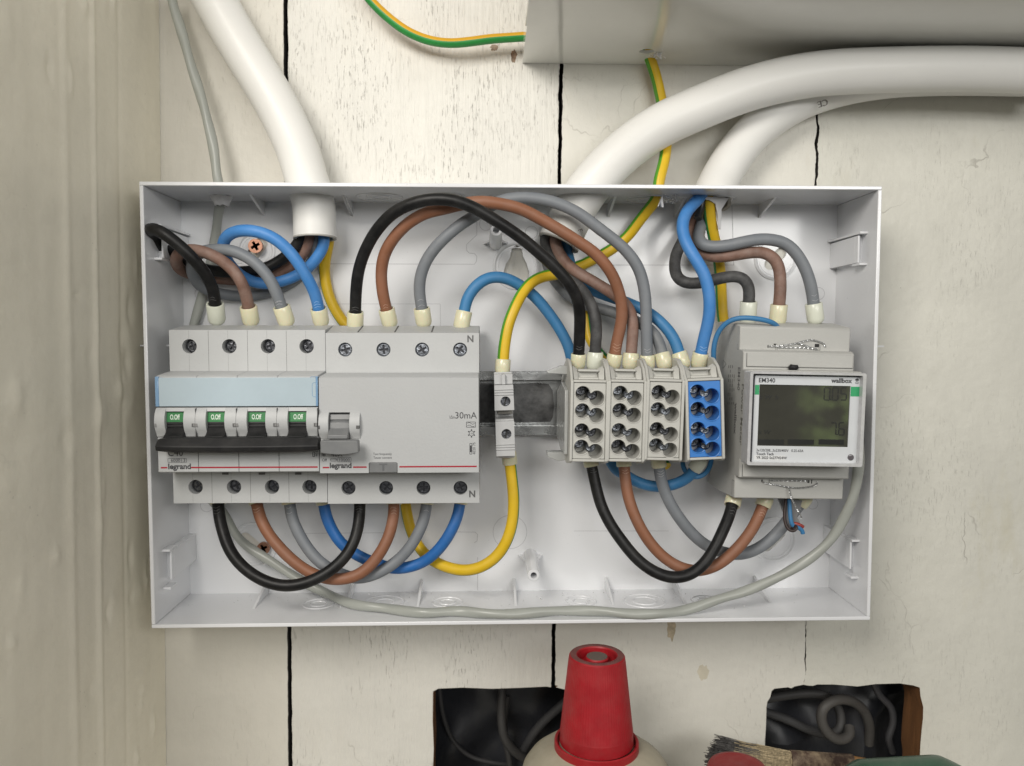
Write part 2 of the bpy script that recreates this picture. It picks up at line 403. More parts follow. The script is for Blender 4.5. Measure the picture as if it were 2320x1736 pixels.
hl0, hl1 = Wl(935, 1490), Wl(1232, 1490)          # left opening
zL = hl0.z
HR = [at('H', x, y, -2.4) for x, y in ((735, 1000), (738, 880), (745, 760), (748, 640), (755, 600), (775, 570), (785, 525), (805, 508), (900, 498), (925, 505), (950, 492), (1020, 478), (1040, 485), (1080, 488), (1110, 478), (1230, 478), (1400, 492), (1530, 475), (1700, 470), (1800, 485), (1845, 500), (1850, 560), (1870, 640), (1868, 720), (1860, 790), (1850, 900), (1845, 1000), (1855, 1080))]
HRp = [(p.x, p.z) for p in HR]
b_left = jag(-186, -187, ZB, ZT, 0, 0, 100)
board(b_left, jag(g1[0] - .95, g1[1] - .95, ZB, ZT, .35, 1, 1.5), P_W1, 'narrow smooth cream board at the inner corner')
# board two: opening cut into its lower right side
lz = [(x, z) for x, z in jag(g2[0] - .9, g2[1] - .9, zL, ZT, .6, 2, 1.2)]
cut = [(hl0.x - .3, ZB), (hl0.x - .2, -260), (hl0.x + .4, -230), (hl0.x - .2, -205), (hl0.x + .5, -190), (hl0.x, -175), (hl0.x + .3, zL - 1.2), (hl0.x + 3, zL + .2), (hl0.x + 16, zL + .6), (hl0.x + 32, zL - .3), (hl0.x + 46, zL), (g2[1] - 3, zL + .5)]
board(jag(g1[0] + .95, g1[1] + .95, ZB, ZT, .35, 1.3, 1.5), cut + lz, P_W2, 'wide crackled board with a rectangular opening cut at its foot')
lz3 = [(hl1.x, ZB), (hl1.x, -215), (hl1.x - .5, -180), (hl1.x + .3, zL - 2), (hl1.x - 8, zL + .3), (g2[1] + 3, zL + 1)] + [p for p in jag(g2[0] + .9, g2[1] + .9, zL + 1.5, ZT, .6, 2.25, 1.2)]
hrl = HRp[0]
zc = min(p[1] for p in HRp[9:12])
edge3 = jag(g3[0] - .75, g3[1] - .0, HRp[11][1] + .2, ZT, .9, 5, 1.2)
r3 = [(hrl[0], ZB), (hrl[0], hrl[1] - 4)] + HRp[:12] + edge3
board(lz3, r3, P_W3, 'smooth cream board behind the terminal blocks with hairline cracks')
r4 = jag(600, 600, ZB, ZT, 0, 0, 100)
l4 = [(HRp[-1][0], ZB)] + [(p[0], p[1]) for p in reversed(HRp[12:])] + jag(g3[0] + .75, g3[1] + .0, HRp[12][1] + .4, ZT, .9, 5.35, 1.2)
board(l4, [(600, ZB), (600, ZT)], P_W4, 'broad worn cream board at the right with a ragged opening')
# raw wood on the sawn reveals of the openings
for o in wall.children:
    for p in o.data.polygons:
        c = p.center
        if abs(p.normal.y) < .5: p.material_index = 2
        if abs(p.normal.y) < .5 and c.z * 1000 < zL + 2 and (hl0.x - 3 < c.x * 1000 < hl1.x + 3 or hrl[0] - 4 < c.x * 1000 < HRp[-1][0] + 5) and abs(c.x * 1000 - g2[1]) > 2: p.material_index = 1
# old chips and rust marks in the paint
def chip(k, x, y, rx, rz, mt, seed, lab):
    p = at(k, x, y, -2.3); o = [(p.x + rx * (1 + .55 * noise.noise(Vector((math.cos(R(a)) * 2, math.sin(R(a)) * 2, seed)))) * math.cos(R(a)), p.z + rz * (1 + .55 * noise.noise(Vector((math.cos(R(a)) * 2, math.sin(R(a)) * 2, seed + 4)))) * math.sin(R(a))) for a in range(0, 360, 12)]
    MB().plate(o, [], -2.6, -2.36).build('paint_chip', mt, wall, label=lab)
RUST = mat('rust_chip', (.20, .12, .075), rough=.9, var=.7, vscale=900, dust=.7, dustcol=(.45, .40, .33)); OCH = mat('ochre_drip', (.46, .39, .28), rough=.8, var=.25, vscale=500, specks=.8)
chip('U', 940, 300, 2.0, 1.6, RUST, 1, 'brown rust chip under the top earth wire'); chip('U', 1062, 350, 1.5, 3.2, RUST, 2, 'brown rust chip beside the trunking end')
chip('W', 1450, 1358, 2.3, 6.0, OCH, 3, 'ochre drip under the enclosure'); chip('G', 2190, 390, 3.2, 4.0, mat('pale_drip', (.56, .52, .42), rough=.8, var=.15, specks=.6), 4, 'pale ochre drip right of the bottle')
# the side wall that meets the boards in a corner
sw = MB(); N1, N2 = 170, 300
BMP = [(random.uniform(5, 150), random.uniform(-190, 200), random.uniform(1.8, 5.0), random.uniform(1.5, 8), random.choice((1, 1, -1)) * random.uniform(.5, 1.5)) for _ in range(60)]
A_, B_ = Wl(345, 100), Wl(359, 1600)
def sx_(z): return A_.x + (B_.x - A_.x) * (z - A_.z) / (B_.z - A_.z)
vs = []; fs = []
for i in range(N1 + 1):
    h = -2.2 + 165 * i / N1
    for j in range(N2 + 1):
        z = ZB + (ZT - ZB) * j / N2
        ridge = .9 * math.exp(-((h - 66) / 2.2) ** 2) + .7 * math.exp(-((h - 88) / 3) ** 2) - .5 * math.exp(-((h - 42) / 2) ** 2)
        for bh, bz_, br_, bl_, ba_ in BMP:
            if abs(h - bh) < 3 * br_ and abs(z - bz_) < 3 * bl_: ridge += ba_ * math.exp(-((h - bh) / br_) ** 2 - ((z - bz_) / bl_) ** 2)
        vs.append((sx_(z) + .14 * noise.noise(Vector((h * .16, z * .02, 5))) + .5 * noise.noise(Vector((h * .05, z * .008, 1))) + ridge, h, z))
for i in range(N1):
    for j in range(N2): fs.append((i * (N2 + 1) + j, (i + 1) * (N2 + 1) + j, (i + 1) * (N2 + 1) + j + 1, i * (N2 + 1) + j + 1))
sw.add(vs, fs); sw.box(-240, -189, -2.2, 162, ZB, ZT)
tag(sw.build('side_wall', P_S, recalc=False), 'olive cream painted timber side wall at the left of the enclosure', 'wall')
# dark space behind the boards
cv = MB(); vs = []; fs = []; n1, n2 = 60, 20
for i in range(n1 + 1):
    for j in range(n2 + 1):
        x = -80 + 340 * i / n1; z = -290 + 150 * j / n2
        vs.append((x, -56 + 17 * noise.noise(Vector((x * .03, z * .035, 4))), z))
for i in range(n1):
    for j in range(n2): fs.append((i * (n2 + 1) + j, (i + 1) * (n2 + 1) + j, (i + 1) * (n2 + 1) + j + 1, i * (n2 + 1) + j + 1))
cv.add(vs, fs)
tag(cv.build('vapour_membrane', mat('dark_membrane', (.026, .028, .034), rough=.38, var=.2, vscale=30)), 'dark grey crumpled sheet seen through both openings in the boards', 'sheet')
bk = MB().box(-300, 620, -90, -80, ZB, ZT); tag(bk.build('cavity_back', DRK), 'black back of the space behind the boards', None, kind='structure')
# studs closing the view sideways through the openings
# ------------------------------------------------------------------ things in the openings
def simple_wire(name, pts, r, m, label, cat, group=None, n=14, extra=None):
    t = MB().tube(catmull(pts), r, n=n); return tag(t.build(name, m), label, cat, group)
CB = mat('cavity_cable', (.05, .049, .048), rough=.6, var=.1)
g = lambda k, L: [at(k, *p) for p in L]
simple_wire('hidden_cable', g('G', [(745, 420, -45), (748, 560, -40), (745, 700, -38), (765, 850, -36), (830, 950, -36), (900, 1000, -38), (1000, 1080, -45)]), 2.6, CB, 'dusty grey cable dropping through the left opening', 'cable')
simple_wire('hidden_cable', g('G', [(790, 560, -50), (770, 700, -48), (770, 850, -46), (800, 1000, -44), (815, 1150, -44)]), 1.9, CB, 'thin grey cable beside the dusty one in the left opening', 'cable')
simple_wire('hidden_cable', g('G', [(1250, 560, -40), (1160, 640, -40), (1050, 740, -42), (960, 850, -44), (900, 960, -46)]), 2.6, mat('cavity_cable_dark', (.05, .05, .052), rough=.6), 'dark cable slanting down behind the bottle in the left opening', 'cable')
simple_wire('hidden_cable', g('G', [(300, 500, -50), (330, 700, -50), (400, 880, -50), (520, 990, -50), (700, 1040, -50), (800, 1050, -52)]), 1.3, mat('cavity_cable_dark', (.05, .05, .052)), 'thin black cable curving along the dark sheet in the left opening', 'cable')
simple_wire('hidden_cable', g('H', [(700, 590, -40), (860, 560, -38), (1050, 540, -36), (1180, 560, -36), (1260, 640, -36), (1285, 740, -34), (1240, 820, -32), (1290, 600, -30)][:6] + [(1260, 810, -32), (1180, 830, -30)]), 2.6, CB, 'grey cable end curling inside the loop in the right opening', 'cable')
simple_wire('hidden_cable', g('H', [(1480, 900, -44), (1485, 780, -40), (1440, 660, -34), (1340, 590, -28), (1230, 590, -24), (1150, 650, -22), (1140, 740, -22), (1190, 830, -22), (1280, 875, -24), (1345, 840, -26), (1340, 780, -30)]), 2.9, mat('cavity_cable_warm', (.075, .071, .066), rough=.55, var=.1), 'thick grey cable coiled in a loop in the right opening', 'cable')
simple_wire('hidden_cable', g('H', [(700, 660, -40), (900, 730, -40), (1050, 800, -40), (1200, 840, -42)]), 2.6, mat('cavity_cable_dark', (.05, .05, .052)), 'black cable slanting behind the coil in the right opening', 'cable')
simple_wire('hidden_cable', g('H', [(1500, 440, -30), (1560, 560, -30), (1640, 640, -30), (1655, 760, -30), (1620, 850, -30), (1650, 960, -34)]), 2.0, mat('cavity_strap', (.05, .05, .054), rough=.5), 'ragged grey strap hanging beside the raw wood in the right opening', 'strap')

# ------------------------------------------------------------------ the enclosure tray
HR_ = 46.0
FO = [at('W', 300, 390, HR_), at('W', 1907, 404, HR_), at('W', 1879, 1341, HR_), at('W', 327, 1357, HR_)]        # outer front corners
xf0 = (FO[0].x + FO[3].x) / 2; xf1 = (FO[1].x + FO[2].x) / 2; zf1 = (FO[0].z + FO[1].z) / 2; zf0 = (FO[2].z + FO[3].z) / 2
BI = [at('1', 410, 285, 0), at('6', 1285, 310, 0), at('F', 1820, 888, 0), at('D', 480, 907, 0)]
xb0 = (BI[0].x + BI[3].x) / 2; xb1 = (BI[1].x + BI[2].x) / 2; zb1 = (BI[0].z + BI[1].z) / 2; zb0 = (BI[2].z + BI[3].z) / 2
enc = thing('wiring_enclosure', (0, 0, 0), 'open light grey plastic distribution board enclosure without its cover, full of wiring', 'enclosure')
# back panel with its fixing holes
key = at('4', 1545, 820, 0); k2 = at('D', 1010, 500, 0); k1 = at('1', 1030, 690, 0); k3 = at('6', 760, 760, 0); k4 = at('F', 1430, 545, 0)
def keyhole(c):
    o = []
    for a in range(-50, 231, 14): o.append((c.x + 5.4 * math.cos(R(a - 180 + 0)) * 1.0, c.z - 3 + 5.6 * math.sin(R(a - 180))))
    return [(c.x + x, c.z + z) for x, z in [(-2.2, 9.5), (-3.1, 6.5), (-3.3, 4.5), (-5.6, 1), (-6.6, -3), (-6.2, -7), (-4, -10.3), (0, -11.5), (4, -10.3), (6.2, -7), (6.6, -3), (5.2, 1.5), (3.4, 4.8), (3.1, 7), (2.6, 9.3), (.3, 10.8)]]
def slot(c, ang, L_, r):
    d = Vector((math.cos(R(ang)), math.sin(R(ang)))); o = []
    for s_ in (1, -1):
        for i in range(9):
            a = ang + (-90 + 180 * i / 8) + (0 if s_ > 0 else 180)
            o.append((c.x + s_ * d.x * L_ + r * math.cos(R(a)), c.z + s_ * d.y * L_ + r * math.sin(R(a))))
    return o
out = [(xb0 - 1, zb0 - 1), (xb1 + 1, zb0 - 1), (xb1 + 1, zb1 + 1), (xb0 - 1, zb1 + 1)]
pb = MB(); pb.plate(out, [keyhole(key), slot(k2, -42, 5.5, 3.2), slot(k1, -128, 5, 3.2), slot(k3, 45, 4, 3), slot(k4, 45, 5, 3)], -2.0, 0.0)
# faint moulding marks
def pz_(k, x, y, h=0):
    p = at(k, x, y, h); return (p.x, p.z)
a, b, c_, d_ = pz_('4', -1100, 430), pz_('4', 1215, 430), pz_('4', 1215, 805), pz_('4', -400, 805)
pn = [(a[0], b[1] + 3), (b[0], b[1] + 3), pz_('4', 1215, 560), pz_('4', 1130, 640), pz_('4', 1130, 690), pz_('4', 1150, 712), pz_('4', 1195, 716), pz_('4', 1215, 740), pz_('4', 1212, 780), pz_('4', 1195, 805), (a[0], c_[1])]
pb.line(pn[1:] + [pn[-1]], .28, .03, 1, .03)
pb.line([pz_('5', 660, 812), pz_('5', 1700, 812), pz_('5', 1685, 310)], .28, .03, 1, .03)
pb.line([pz_('4', -60, 1136), pz_('4', 910, 1136), pz_('4', 912, 1330)], .2, .03, 1, .03)
pb.line([pz_('D', 1450, 400), pz_('D', 2190, 395)], .2, .03, 1, .03)
pb.line([pz_('E', 800, 388), pz_('E', 1020, 390), pz_('E', 1040, 410), pz_('E', 1035, 465), pz_('E', 1010, 480)], .25, .03, 1, .03)
pb.line([pz_('E', 1040, 600), pz_('E', 1040, 875)], .25, .03, 1, .03)
pb.line([pz_('F', 0, 484), pz_('F', 680, 484)], .2, .03, 1, .03)
for (k, x, y, r) in (('4', 1670, 540, 3.2), ('6', 1120, 1050, 3.2), ('D', 620, 170, 3.2), ('E', 1310, 390, 9), ('1', 570, 1050, 3.0), ('X', 1170, 760, 2.8), ('4', 1290, 470, 3.3)):
    p = at(k, x, y, 0); cc = circ(p.x, p.z, r, 30); pb.line(cc + cc[:1], .22, .03, 1, .03)
pb.build('back_panel', [BOX, mat('moulding_line', (.44, .44, .46), rough=.4)], enc)
# walls with draft, butted at the corners
def wallq(name, f0, f1, b0, b1, nin, t=1.8, lab=None):
    """wall between front edge f0-f1 and back edge b0-b1 (outer faces), thickness t toward nin"""
    m = MB(); n_ = Vector(nin) * t
    m.hexa([f0, f1, b1, b0], [Vector(f0) + n_, Vector(f1) + n_, Vector(b1) + n_, Vector(b0) + n_])
    return m
o_ = 1.8
F = [(xf0, HR_, zf1), (xf1, HR_, zf1), (xf1, HR_, zf0), (xf0, HR_, zf0)]
Bk = [(xb0 - o_, -2, zb1 + o_), (xb1 + o_, -2, zb1 + o_), (xb1 + o_, -2, zb0 - o_), (xb0 - o_, -2, zb0 - o_)]
wallq('t', F[0], F[1], Bk[0], Bk[1], (0, 0, -1)).build('top_wall', BOX, enc, bevel=.35)
wallq('b', F[3], F[2], Bk[3], Bk[2], (0, 0, 1)).build('bottom_wall', BOX, enc, bevel=.35)
def vw(sgn):
    i, j = (0, 3) if sgn > 0 else (1, 2)
    m = MB(); n_ = Vector((sgn * o_, 0, 0)); e = Vector((0, 0, o_ + .01))
    q = [Vector(F[i]) - e, Vector(F[j]) + e, Vector(Bk[j]) + e, Vector(Bk[i]) - e]
    m.hexa(q, [p + n_ for p in q]); return m
vw(1).build('side_wall_panel', BOX, enc, bevel=.35); vw(-1).build('side_wall_panel', BOX, enc, bevel=.35)
zt = lambda h: zb1 + (zf1 - o_ - zb1) * h / HR_          # inner face of the top wall
zbm = lambda h: zb0 + (zf0 + o_ - zb0) * h / HR_
xl = lambda h: xb0 + (xf0 + o_ - xb0) * h / HR_
xr = lambda h: xb1 + (xf1 - o_ - xb1) * h / HR_
# stiffening fins
for k, x in (('1', 1095), ('1', 1830), ('4', 170), ('5', 655), ('5', 1210), ('5', 1915)):
    X = at(k, x, 290 if k == '1' else 310, 0).x
    MB().px([(-.2, zt(0) + .3), (24, zt(24) + .3), (-.2, zt(0) - 7)], X - .6, X + .6).build('stiffening_rib', BOX, enc)
for k, x in (('D', 1130), ('D', 1850), ('E', 575), ('E', 1345), ('E', 2110), ('F', 715), ('F', 1290)):
    X = at(k, x, 880, 0).x
    MB().px([(-.2, zbm(0) - .3), (26, zbm(26) - .3), (-.2, zbm(0) + 7)], X - .6, X + .6).build('stiffening_rib', BOX, enc)
# knock-out rings in the top and bottom walls
def knock(k, x, y, top, rr, oz=None):
    Zp = zt(22) if top else zbm(22)
    p = atz(k, x, y, Zp); p.y = max(14, min(30, p.y))
    m = MB()
    for r in rr:
        q = [Vector((p.x + r * math.cos(2 * math.pi * i / 40), p.y + r * math.sin(2 * math.pi * i / 40), 0)) for i in range(41)]
        for v in q: v.z = (zt(v.y) - .05) if top else (zbm(v.y) + .05)
        m.tube(q, .42, n=6, cap=False)
    m.build('knockout_ring', BOX, enc)
    return p
knock('4', 405, 242, True, (6, 11)); knock('4', 960, 235, True, (5, 8.5))
kt3 = knock('5', 990, 262, True, (6, 11)); knock('5', 1560, 262, True, (5, 9))
for (k, x, y, rr) in (('D', 1555, 990, (4, 7.6)), ('E', 260, 975, (5, 10)), ('E', 788, 975, (4, 7.6)), ('E', 1905, 965, (4, 7.6)), ('F', 505, 985, (6, 10.5)), ('F', 950, 980, (4, 7.6))):
    knock(k, x, y, False, rr)
# rings round the fixing points, a keyhole ring in the middle
for p, r in ((key, 11.5), (k1, 9), (k2, 11.5), (k3, 10.5), (k4, 11.5)):
    m = MB().lathe([(r + .9, -.3), (r + .8, .7), (r - .2, .8), (r - .8, .3), (r - .9, -.3)], (p.x, 0, p.z), 'h', 48, cap=False)
    m.lathe([(r - 1.6, -.3), (r - 1.7, .25), (r - 2.1, .25), (r - 2.2, -.3)], (p.x, 0, p.z), 'h', 48, cap=False)
    m.build('fixing_boss_ring', BOX, enc)
# two hollow screw posts
for (bx, bz, tx, tz) in ((-9.2, 81.6, -9.3, 84.1), (9.1, -83.2, 9.0, -84.2)):
    m = MB(); L_ = 32
    prof = [(3.6, -.2), (3.0, L_ - .4), (2.7, L_), (1.55, L_), (1.5, L_ - 9), (0, L_ - 9)]
    m.lathe(prof, (bx, 0, bz), 'h', 28)
    for v_i, v in enumerate(m.v): m.v[v_i] = (v[0] + (tx - bx) * v[1] / L_, v[1], v[2] + (tz - bz) * v[1] / L_)
    m.hexa([(bx - 6.5, 0, bz - .5), (bx - 6.5, 0, bz + .5), (bx - 3, 12, bz + .5), (bx - 3, 12, bz - .5)], [(bx - 2.5, 0, bz - .5), (bx - 2.5, 0, bz + .5), (bx - 2.5, 12, bz + .5), (bx - 2.5, 12, bz - .5)])
    m.hexa([(bx + 6.5, 0, bz - .5), (bx + 6.5, 0, bz + .5), (bx + 3, 12, bz + .5), (bx + 3, 12, bz - .5)], [(bx + 2.5, 0, bz - .5), (bx + 2.5, 0, bz + .5), (bx + 2.5, 12, bz + .5), (bx + 2.5, 12, bz - .5)])
    m.build('screw_post', BOX, enc)
# cover catches on the side walls
def catch(side, za, zb_, up):
    s_ = 1 if side == 'l' else -1; X = lambda h: (xl(h) if side == 'l' else xr(h))
    m = MB(); w = 3.6
    m.hexa([(X(0) - s_ * .3, 0, za), (X(0) + s_ * w, 0, za), (X(0) + s_ * w, 0, zb_), (X(0) - s_ * .3, 0, zb_)],
           [(X(30) - s_ * .3, 30, za), (X(30) + s_ * w, 30, za), (X(30) + s_ * w, 30, zb_), (X(30) - s_ * .3, 30, zb_)])
    e = .8
    m.box(min(X(30) + s_ * (w - .9), X(30) + s_ * w), max(X(30) + s_ * (w - .9), X(30) + s_ * w), 30, 33.5, za, zb_)
    for z0 in ((za - 1.4, zb_ + .6) if up else (za - 4.2, zb_ + .2)):
        m.box(min(X(32), X(32) + s_ * 3.8), max(X(32), X(32) + s_ * 3.8), 0 if z0 > za and up else 28, 36, z0, z0 + 1.1)
    m.build('cover_catch', BOX, enc, bevel=.15)
catch('l', 70.5, 84, True); catch('r', 69, 82, True); catch('l', -84, -70, False); catch('r', -82, -68, False)
for k, x, y in (('2', 262, 225), ('C', 1300, 290)):
    p = at(k, x, y, 10); MB().box(p.x - 6, p.x + 8, 0, 24, p.z - .4, p.z + .4).build('locating_rib', BOX, enc)
# ragged plastic where the earth wire was punched through
rg = MB()
for i in range(60):
    a = atz('5', 1080 + random.uniform(-20, 110), 262, zt(26)); c = Vector((a.x + random.uniform(-2, 2), 26 + random.uniform(-4, 6), zt(26) - abs(random.gauss(0, 2.2))))
    s_ = random.uniform(.25, .9)
    q = [c + Vector((random.uniform(-s_, s_), random.uniform(-s_, s_), random.uniform(-s_, s_))) for _ in range(4)]
    rg.add(q, [(0, 1, 2), (0, 2, 3), (0, 3, 1), (1, 3, 2)])
f_ = [atz('5', x, y, zt(25)) for x, y in ((925, 330), (1050, 262))]
rg.add([(f_[0].x, 34, zt(25) - 6.5), (f_[0].x + 3, 33.5, zt(25) - 6.8), (f_[1].x, 30, zt(25)), (f_[0].x + 3, 31, zt(25)), (f_[0].x + .4, 34.5, zt(25) - 6.6), (f_[1].x, 30.7, zt(25))], [(0, 1, 2, 3), (4, 1, 5), (0, 4, 3)])
rg.build('torn_knockout_edge', CRUMB, enc)

# crumbs of plastic and grit along the bottom wall
def bits(name, n, m_, label, s0, s1, spread):
    m = MB()
    for i in range(n):
        X, h = spread(); s_ = random.uniform(s0, s1); c = Vector((X, h, zbm(h) + s_ * .4))
        q = [c + Vector((random.uniform(-s_, s_), random.uniform(-s_, s_), random.uniform(-s_ * .5, s_))) for _ in range(5)]
        m.add(q, [(0, 1, 2), (0, 2, 3), (0, 3, 1), (1, 3, 4), (2, 3, 4), (1, 2, 4)])
    tag(m.build(name, m_), label, 'debris', kind='stuff')
def sp_():
    c = random.choice([-92, -88, -60, -40, 0, 30, 62, 75, 100, 20]); return (c + random.gauss(0, 9), min(40, max(1, random.gauss(18, 11))))
bits('plastic_crumbs', 90, CRUMB, 'white plastic crumbs lying along the bottom of the enclosure', .2, .7, sp_)
bits('dark_grit', 110, CRUMBD, 'fine dark grit scattered on the bottom of the enclosure', .1, .3, lambda: (random.uniform(xb0 + 3, xb1 - 3), abs(random.gauss(4, 10)) % 42))

# two copper coloured screws fixing the enclosure
def crossplate(m, cx, cz, r, h, w=.3, ln=.72, ang=0, depth=1.2, mi=0, mi2=1, star=False):
    ou = circ(cx, cz, r, 28); cr = []
    c4 = [(ln, -w), (ln, w), (w, w), (w, ln), (-w, ln), (-w, w), (-ln, w), (-ln, -w), (-w, -w), (-w, -ln), (w, -ln), (w, -w)]
    if star: c4 = [(ln * math.cos(R(a)) if i % 2 == 0 else .34 * math.cos(R(a)), ln * math.sin(R(a)) if i % 2 == 0 else .34 * math.sin(R(a))) for i, a in enumerate(range(0, 360, 45))]
    for x, z in c4:
        x, z = x * math.cos(ang) - z * math.sin(ang), x * math.sin(ang) + z * math.cos(ang); cr.append((cx + x * r, cz + z * r))
    m.plate(ou, [cr], h - depth, h, mi); m.lathe([(r, -.5), (r, 0)], (cx, h - depth, cz), 'h', 28, mi2)
for (k, x, y, h, lb) in (('1', 1023, 652, 5.0, 'copper coloured cross-head screw inside the blue wire loop at the upper left fixing'), ('D', 1092, 528, 3.0, 'copper coloured cross-head screw in the slanted slot under the left wire loops')):
    p = at(k, x, y, h); m = MB(); r = 3.6 if k == '1' else 3.3
    crossplate(m, p.x, p.z, r, h, w=.2, ln=.66, ang=.5, depth=1.4); m.lathe([(r, h - 1.4), (2.2, h - 3.2), (2, -8)], (p.x, 0, p.z), 'h', 24, 0)
    cc_ = circ(p.x, p.z, r + .05, 24)
    tag(m.build('wood_screw', [COP, DRK], bevel=.12), lb, 'screw', 'screws fixing the enclosure')

# ------------------------------------------------------------------ DIN rail
prof = [(7.5, 15.4), (7.5, 10.6), (6.5, 10.6), (6.5, 14.4), (6.5, 11.4), (1, 11.4), (0.05, 11.4)]
rail = MB(); zc0 = 15.3; zc1 = -17.9
pr_ = [(7.6, zc0), (7.6, zc0 - 4.6), (1.6, zc0 - 4.6 - .4), (1.6, zc1 + 5.0), (7.6, zc1 + 4.6), (7.6, zc1), (6.6, zc1), (6.6, zc1 + 3.6), (.5, zc1 + 3.8), (.5, zc0 - 3.8), (6.6, zc0 - 3.6), (6.6, zc0)]
rail.px(pr_, -150, 26.0)
rail.px([(p[0] - .02, p[1]) for p in pr_], 26.5, 150)
rail.box(25.6, 26.8, .5, 7.5, zc0 - 5, zc1 + 5)
tag(rail.build('din_rail', [ZNC], bevel=.2), 'scuffed zinc mounting rail across the middle of the enclosure', 'rail')
p0 = at('A', 440, 440, 1.7); p1 = at('A', 880, 870, 1.7)
lb = MB(); oo = [(p0.x - 20, p1.z - 1), (p1.x - 2, p1.z - .6), (p1.x - .6, p1.z + 2), (p1.x, p1.z + 8), (p1.x - .8, p0.z - 4), (p1.x - 3, p0.z - .6), (p1.x - 9, p0.z), (p0.x - 6, p0.z - .6), (p0.x - 20, p0.z)]
lb.plate(oo, [], 1.55, 1.75); s_o = lb.build('stain', ZNCD); s_o.parent = D.objects['din_rail']; s_o['label'] = 'dark smeared patch in the channel of the rail'

# ------------------------------------------------------------------ the four pole breaker
def screwhole(parent, x, z, r, h_face, depth, screw_r, mt, ang, off=(0, 0), slotted=False):
    m = MB()
    if slotted:
        w = .16
        crossplate(m, x + off[0], z + off[1], screw_r, h_face - depth, w=.15, ln=.0001, ang=ang)
        m = MB(); m.lathe([(screw_r, -1), (screw_r, 0)], (x, h_face - depth, z), 'h', 24, 0)
        c, s_ = math.cos(ang), math.sin(ang)
        m.line([(x - c * screw_r, z - s_ * screw_r), (x + c * screw_r, z + s_ * screw_r)], .7, h_face - depth + .04, 1, .03)
    else:
        crossplate(m, x + off[0], z + off[1], screw_r, h_face - depth, w=.17, ln=.72, ang=ang, depth=.9)
        m.lathe([(screw_r + .35, 0), (screw_r + .35, .12), (screw_r - .2, .4), (screw_r - .35, .2)], (x + off[0], h_face - depth - .1, z + off[1]), 'h', 24, 0, cap=False)
    return m.build('terminal_screw', [mt, RCS], parent)
def q2(k, x, y, h): p = at(k, x, y, h); return p.x, p.z
HT, HF = 48.0, 64.0
mcb = thing('circuit_breaker', (-123.5, 8, 0), 'wide four pole circuit breaker with black linked toggle bar and pale blue label window', 'circuit breaker')
X0, X1 = q2('2', 299, 200, HT)[0], q2('2', 1572, 200, HT)[0]
zu1 = q2('2', 900, 100, HT)[1]; zu0 = q2('2', 900, 440, HT)[1] - 2.5
XL0, XL1 = q2('2', 354, 1400, HT)[0], q2('2', 1593, 1400, HT)[0]
XL0 = X0 + .2; XL1 = X1
zl1 = q2('2', 900, 1262, HT)[1] + 4; zl0 = q2('2', 900, 1510, HT)[1]
XF0, XF1 = X0 + .3, X1 - .1
zf_t = q2('2', 900, 478, HF)[1]; zf_b = q2('2', 900, 1259, HF)[1]
bd = MB(); zsm = at('2', 900, 62, 30).z
hb = HT - 5
for (xa, xb) in [(X0 + i * (X1 - X0) / 4 + .04, X0 + (i + 1) * (X1 - X0) / 4 - .04) for i in range(4)]:
    bd.px([(6, zsm), (30, zsm), (HT - .3, zu1 - .02), (hb, zu1 - .3), (hb, zl0 + .02), (6, zl0 + 1), (6, -17), (9, -17), (9, 14), (6, 14)], xa, xb)
bd.build('housing', GRYD, mcb, bevel=.2)
up = MB(); xs = [X0 + i * (X1 - X0) / 8 for i in range(9)]
sc_u = [q2('2', x, 233, HT) for x in (465, 790, 1105, 1420)]
sc_l = [q2('2', x, 1380, HT) for x in (515, 828, 1138, 1443)]
def termplate(za, zb_, scs, name, xa, xb, mt, seams=True, r=3.3):
    m = MB(); m.plate([(xa, za), (xb, za), (xb, zb_), (xa, zb_)], [circ(x, z, r, 30) for x, z in scs], HT - 5, HT)
    if seams:
        n_ = 8
        for i in range(1, n_):
            x = xa + (xb - xa) * i / n_
            zz = [(za + .2, zb_ - .2)]
            for sx1, sz1 in scs:
                if abs(sx1 - x) < r: zz = [(za + .2, sz1 - r - .1), (sz1 + r + .1, zb_ - .2)]
            for z0, z1 in zz: m.box(x - (.09 if i % 2 else .13), x + (.09 if i % 2 else .13), HT - .3, HT + .015, z0, z1, 1)
    return m.build(name, [mt, SEAM], mcb if seams else rcd, bevel=.25)
termplate(zu0, zu1, sc_u, 'upper_terminal_cover', X0 + .05, X1 - .05, GRYD)
termplate(zl0, zl1, sc_l, 'lower_terminal_cover', XL0, XL1 - .05, GRYD)
for i, (x, z) in enumerate(sc_u): screwhole(mcb, x, z, 2.55, HT, 3.0, 2.75, STLD, [.4, 1.1, .2, .9][i], off=(.5, .1))
for i, (x, z) in enumerate(sc_l): screwhole(mcb, x, z, 2.55, HT, 3.0, 2.75, STLD, [.7, .3, .6, 0][i], off=(.5, .3))
# nose of the breaker
nose = MB(); wp = (XF1 - XF0) / 4
zt_lab = q2('2', 800, 724, HF)[1]; z_cheek_b = q2('2', 800, 985, HF)[1]
for i in range(4):
    nose.px([(HT - 5, zf_t + 1.6), (HT + .6, zf_t + 1.7), (HF - 1, zf_t + .4), (HF, zf_t - .4), (HF, zt_lab + .3), (HF - 3, zt_lab), (HF - 4, zt_lab - 4), (HF - 4, z_cheek_b + 3), (HF, z_cheek_b + .2), (HF, zf_b + .3), (HF - .4, zf_b), (HT - 5, zf_b)], XF0 + wp * i + .06, XF0 + wp * (i + 1) - .06)
nose.build('front_moulding', GRY, mcb, bevel=.2)
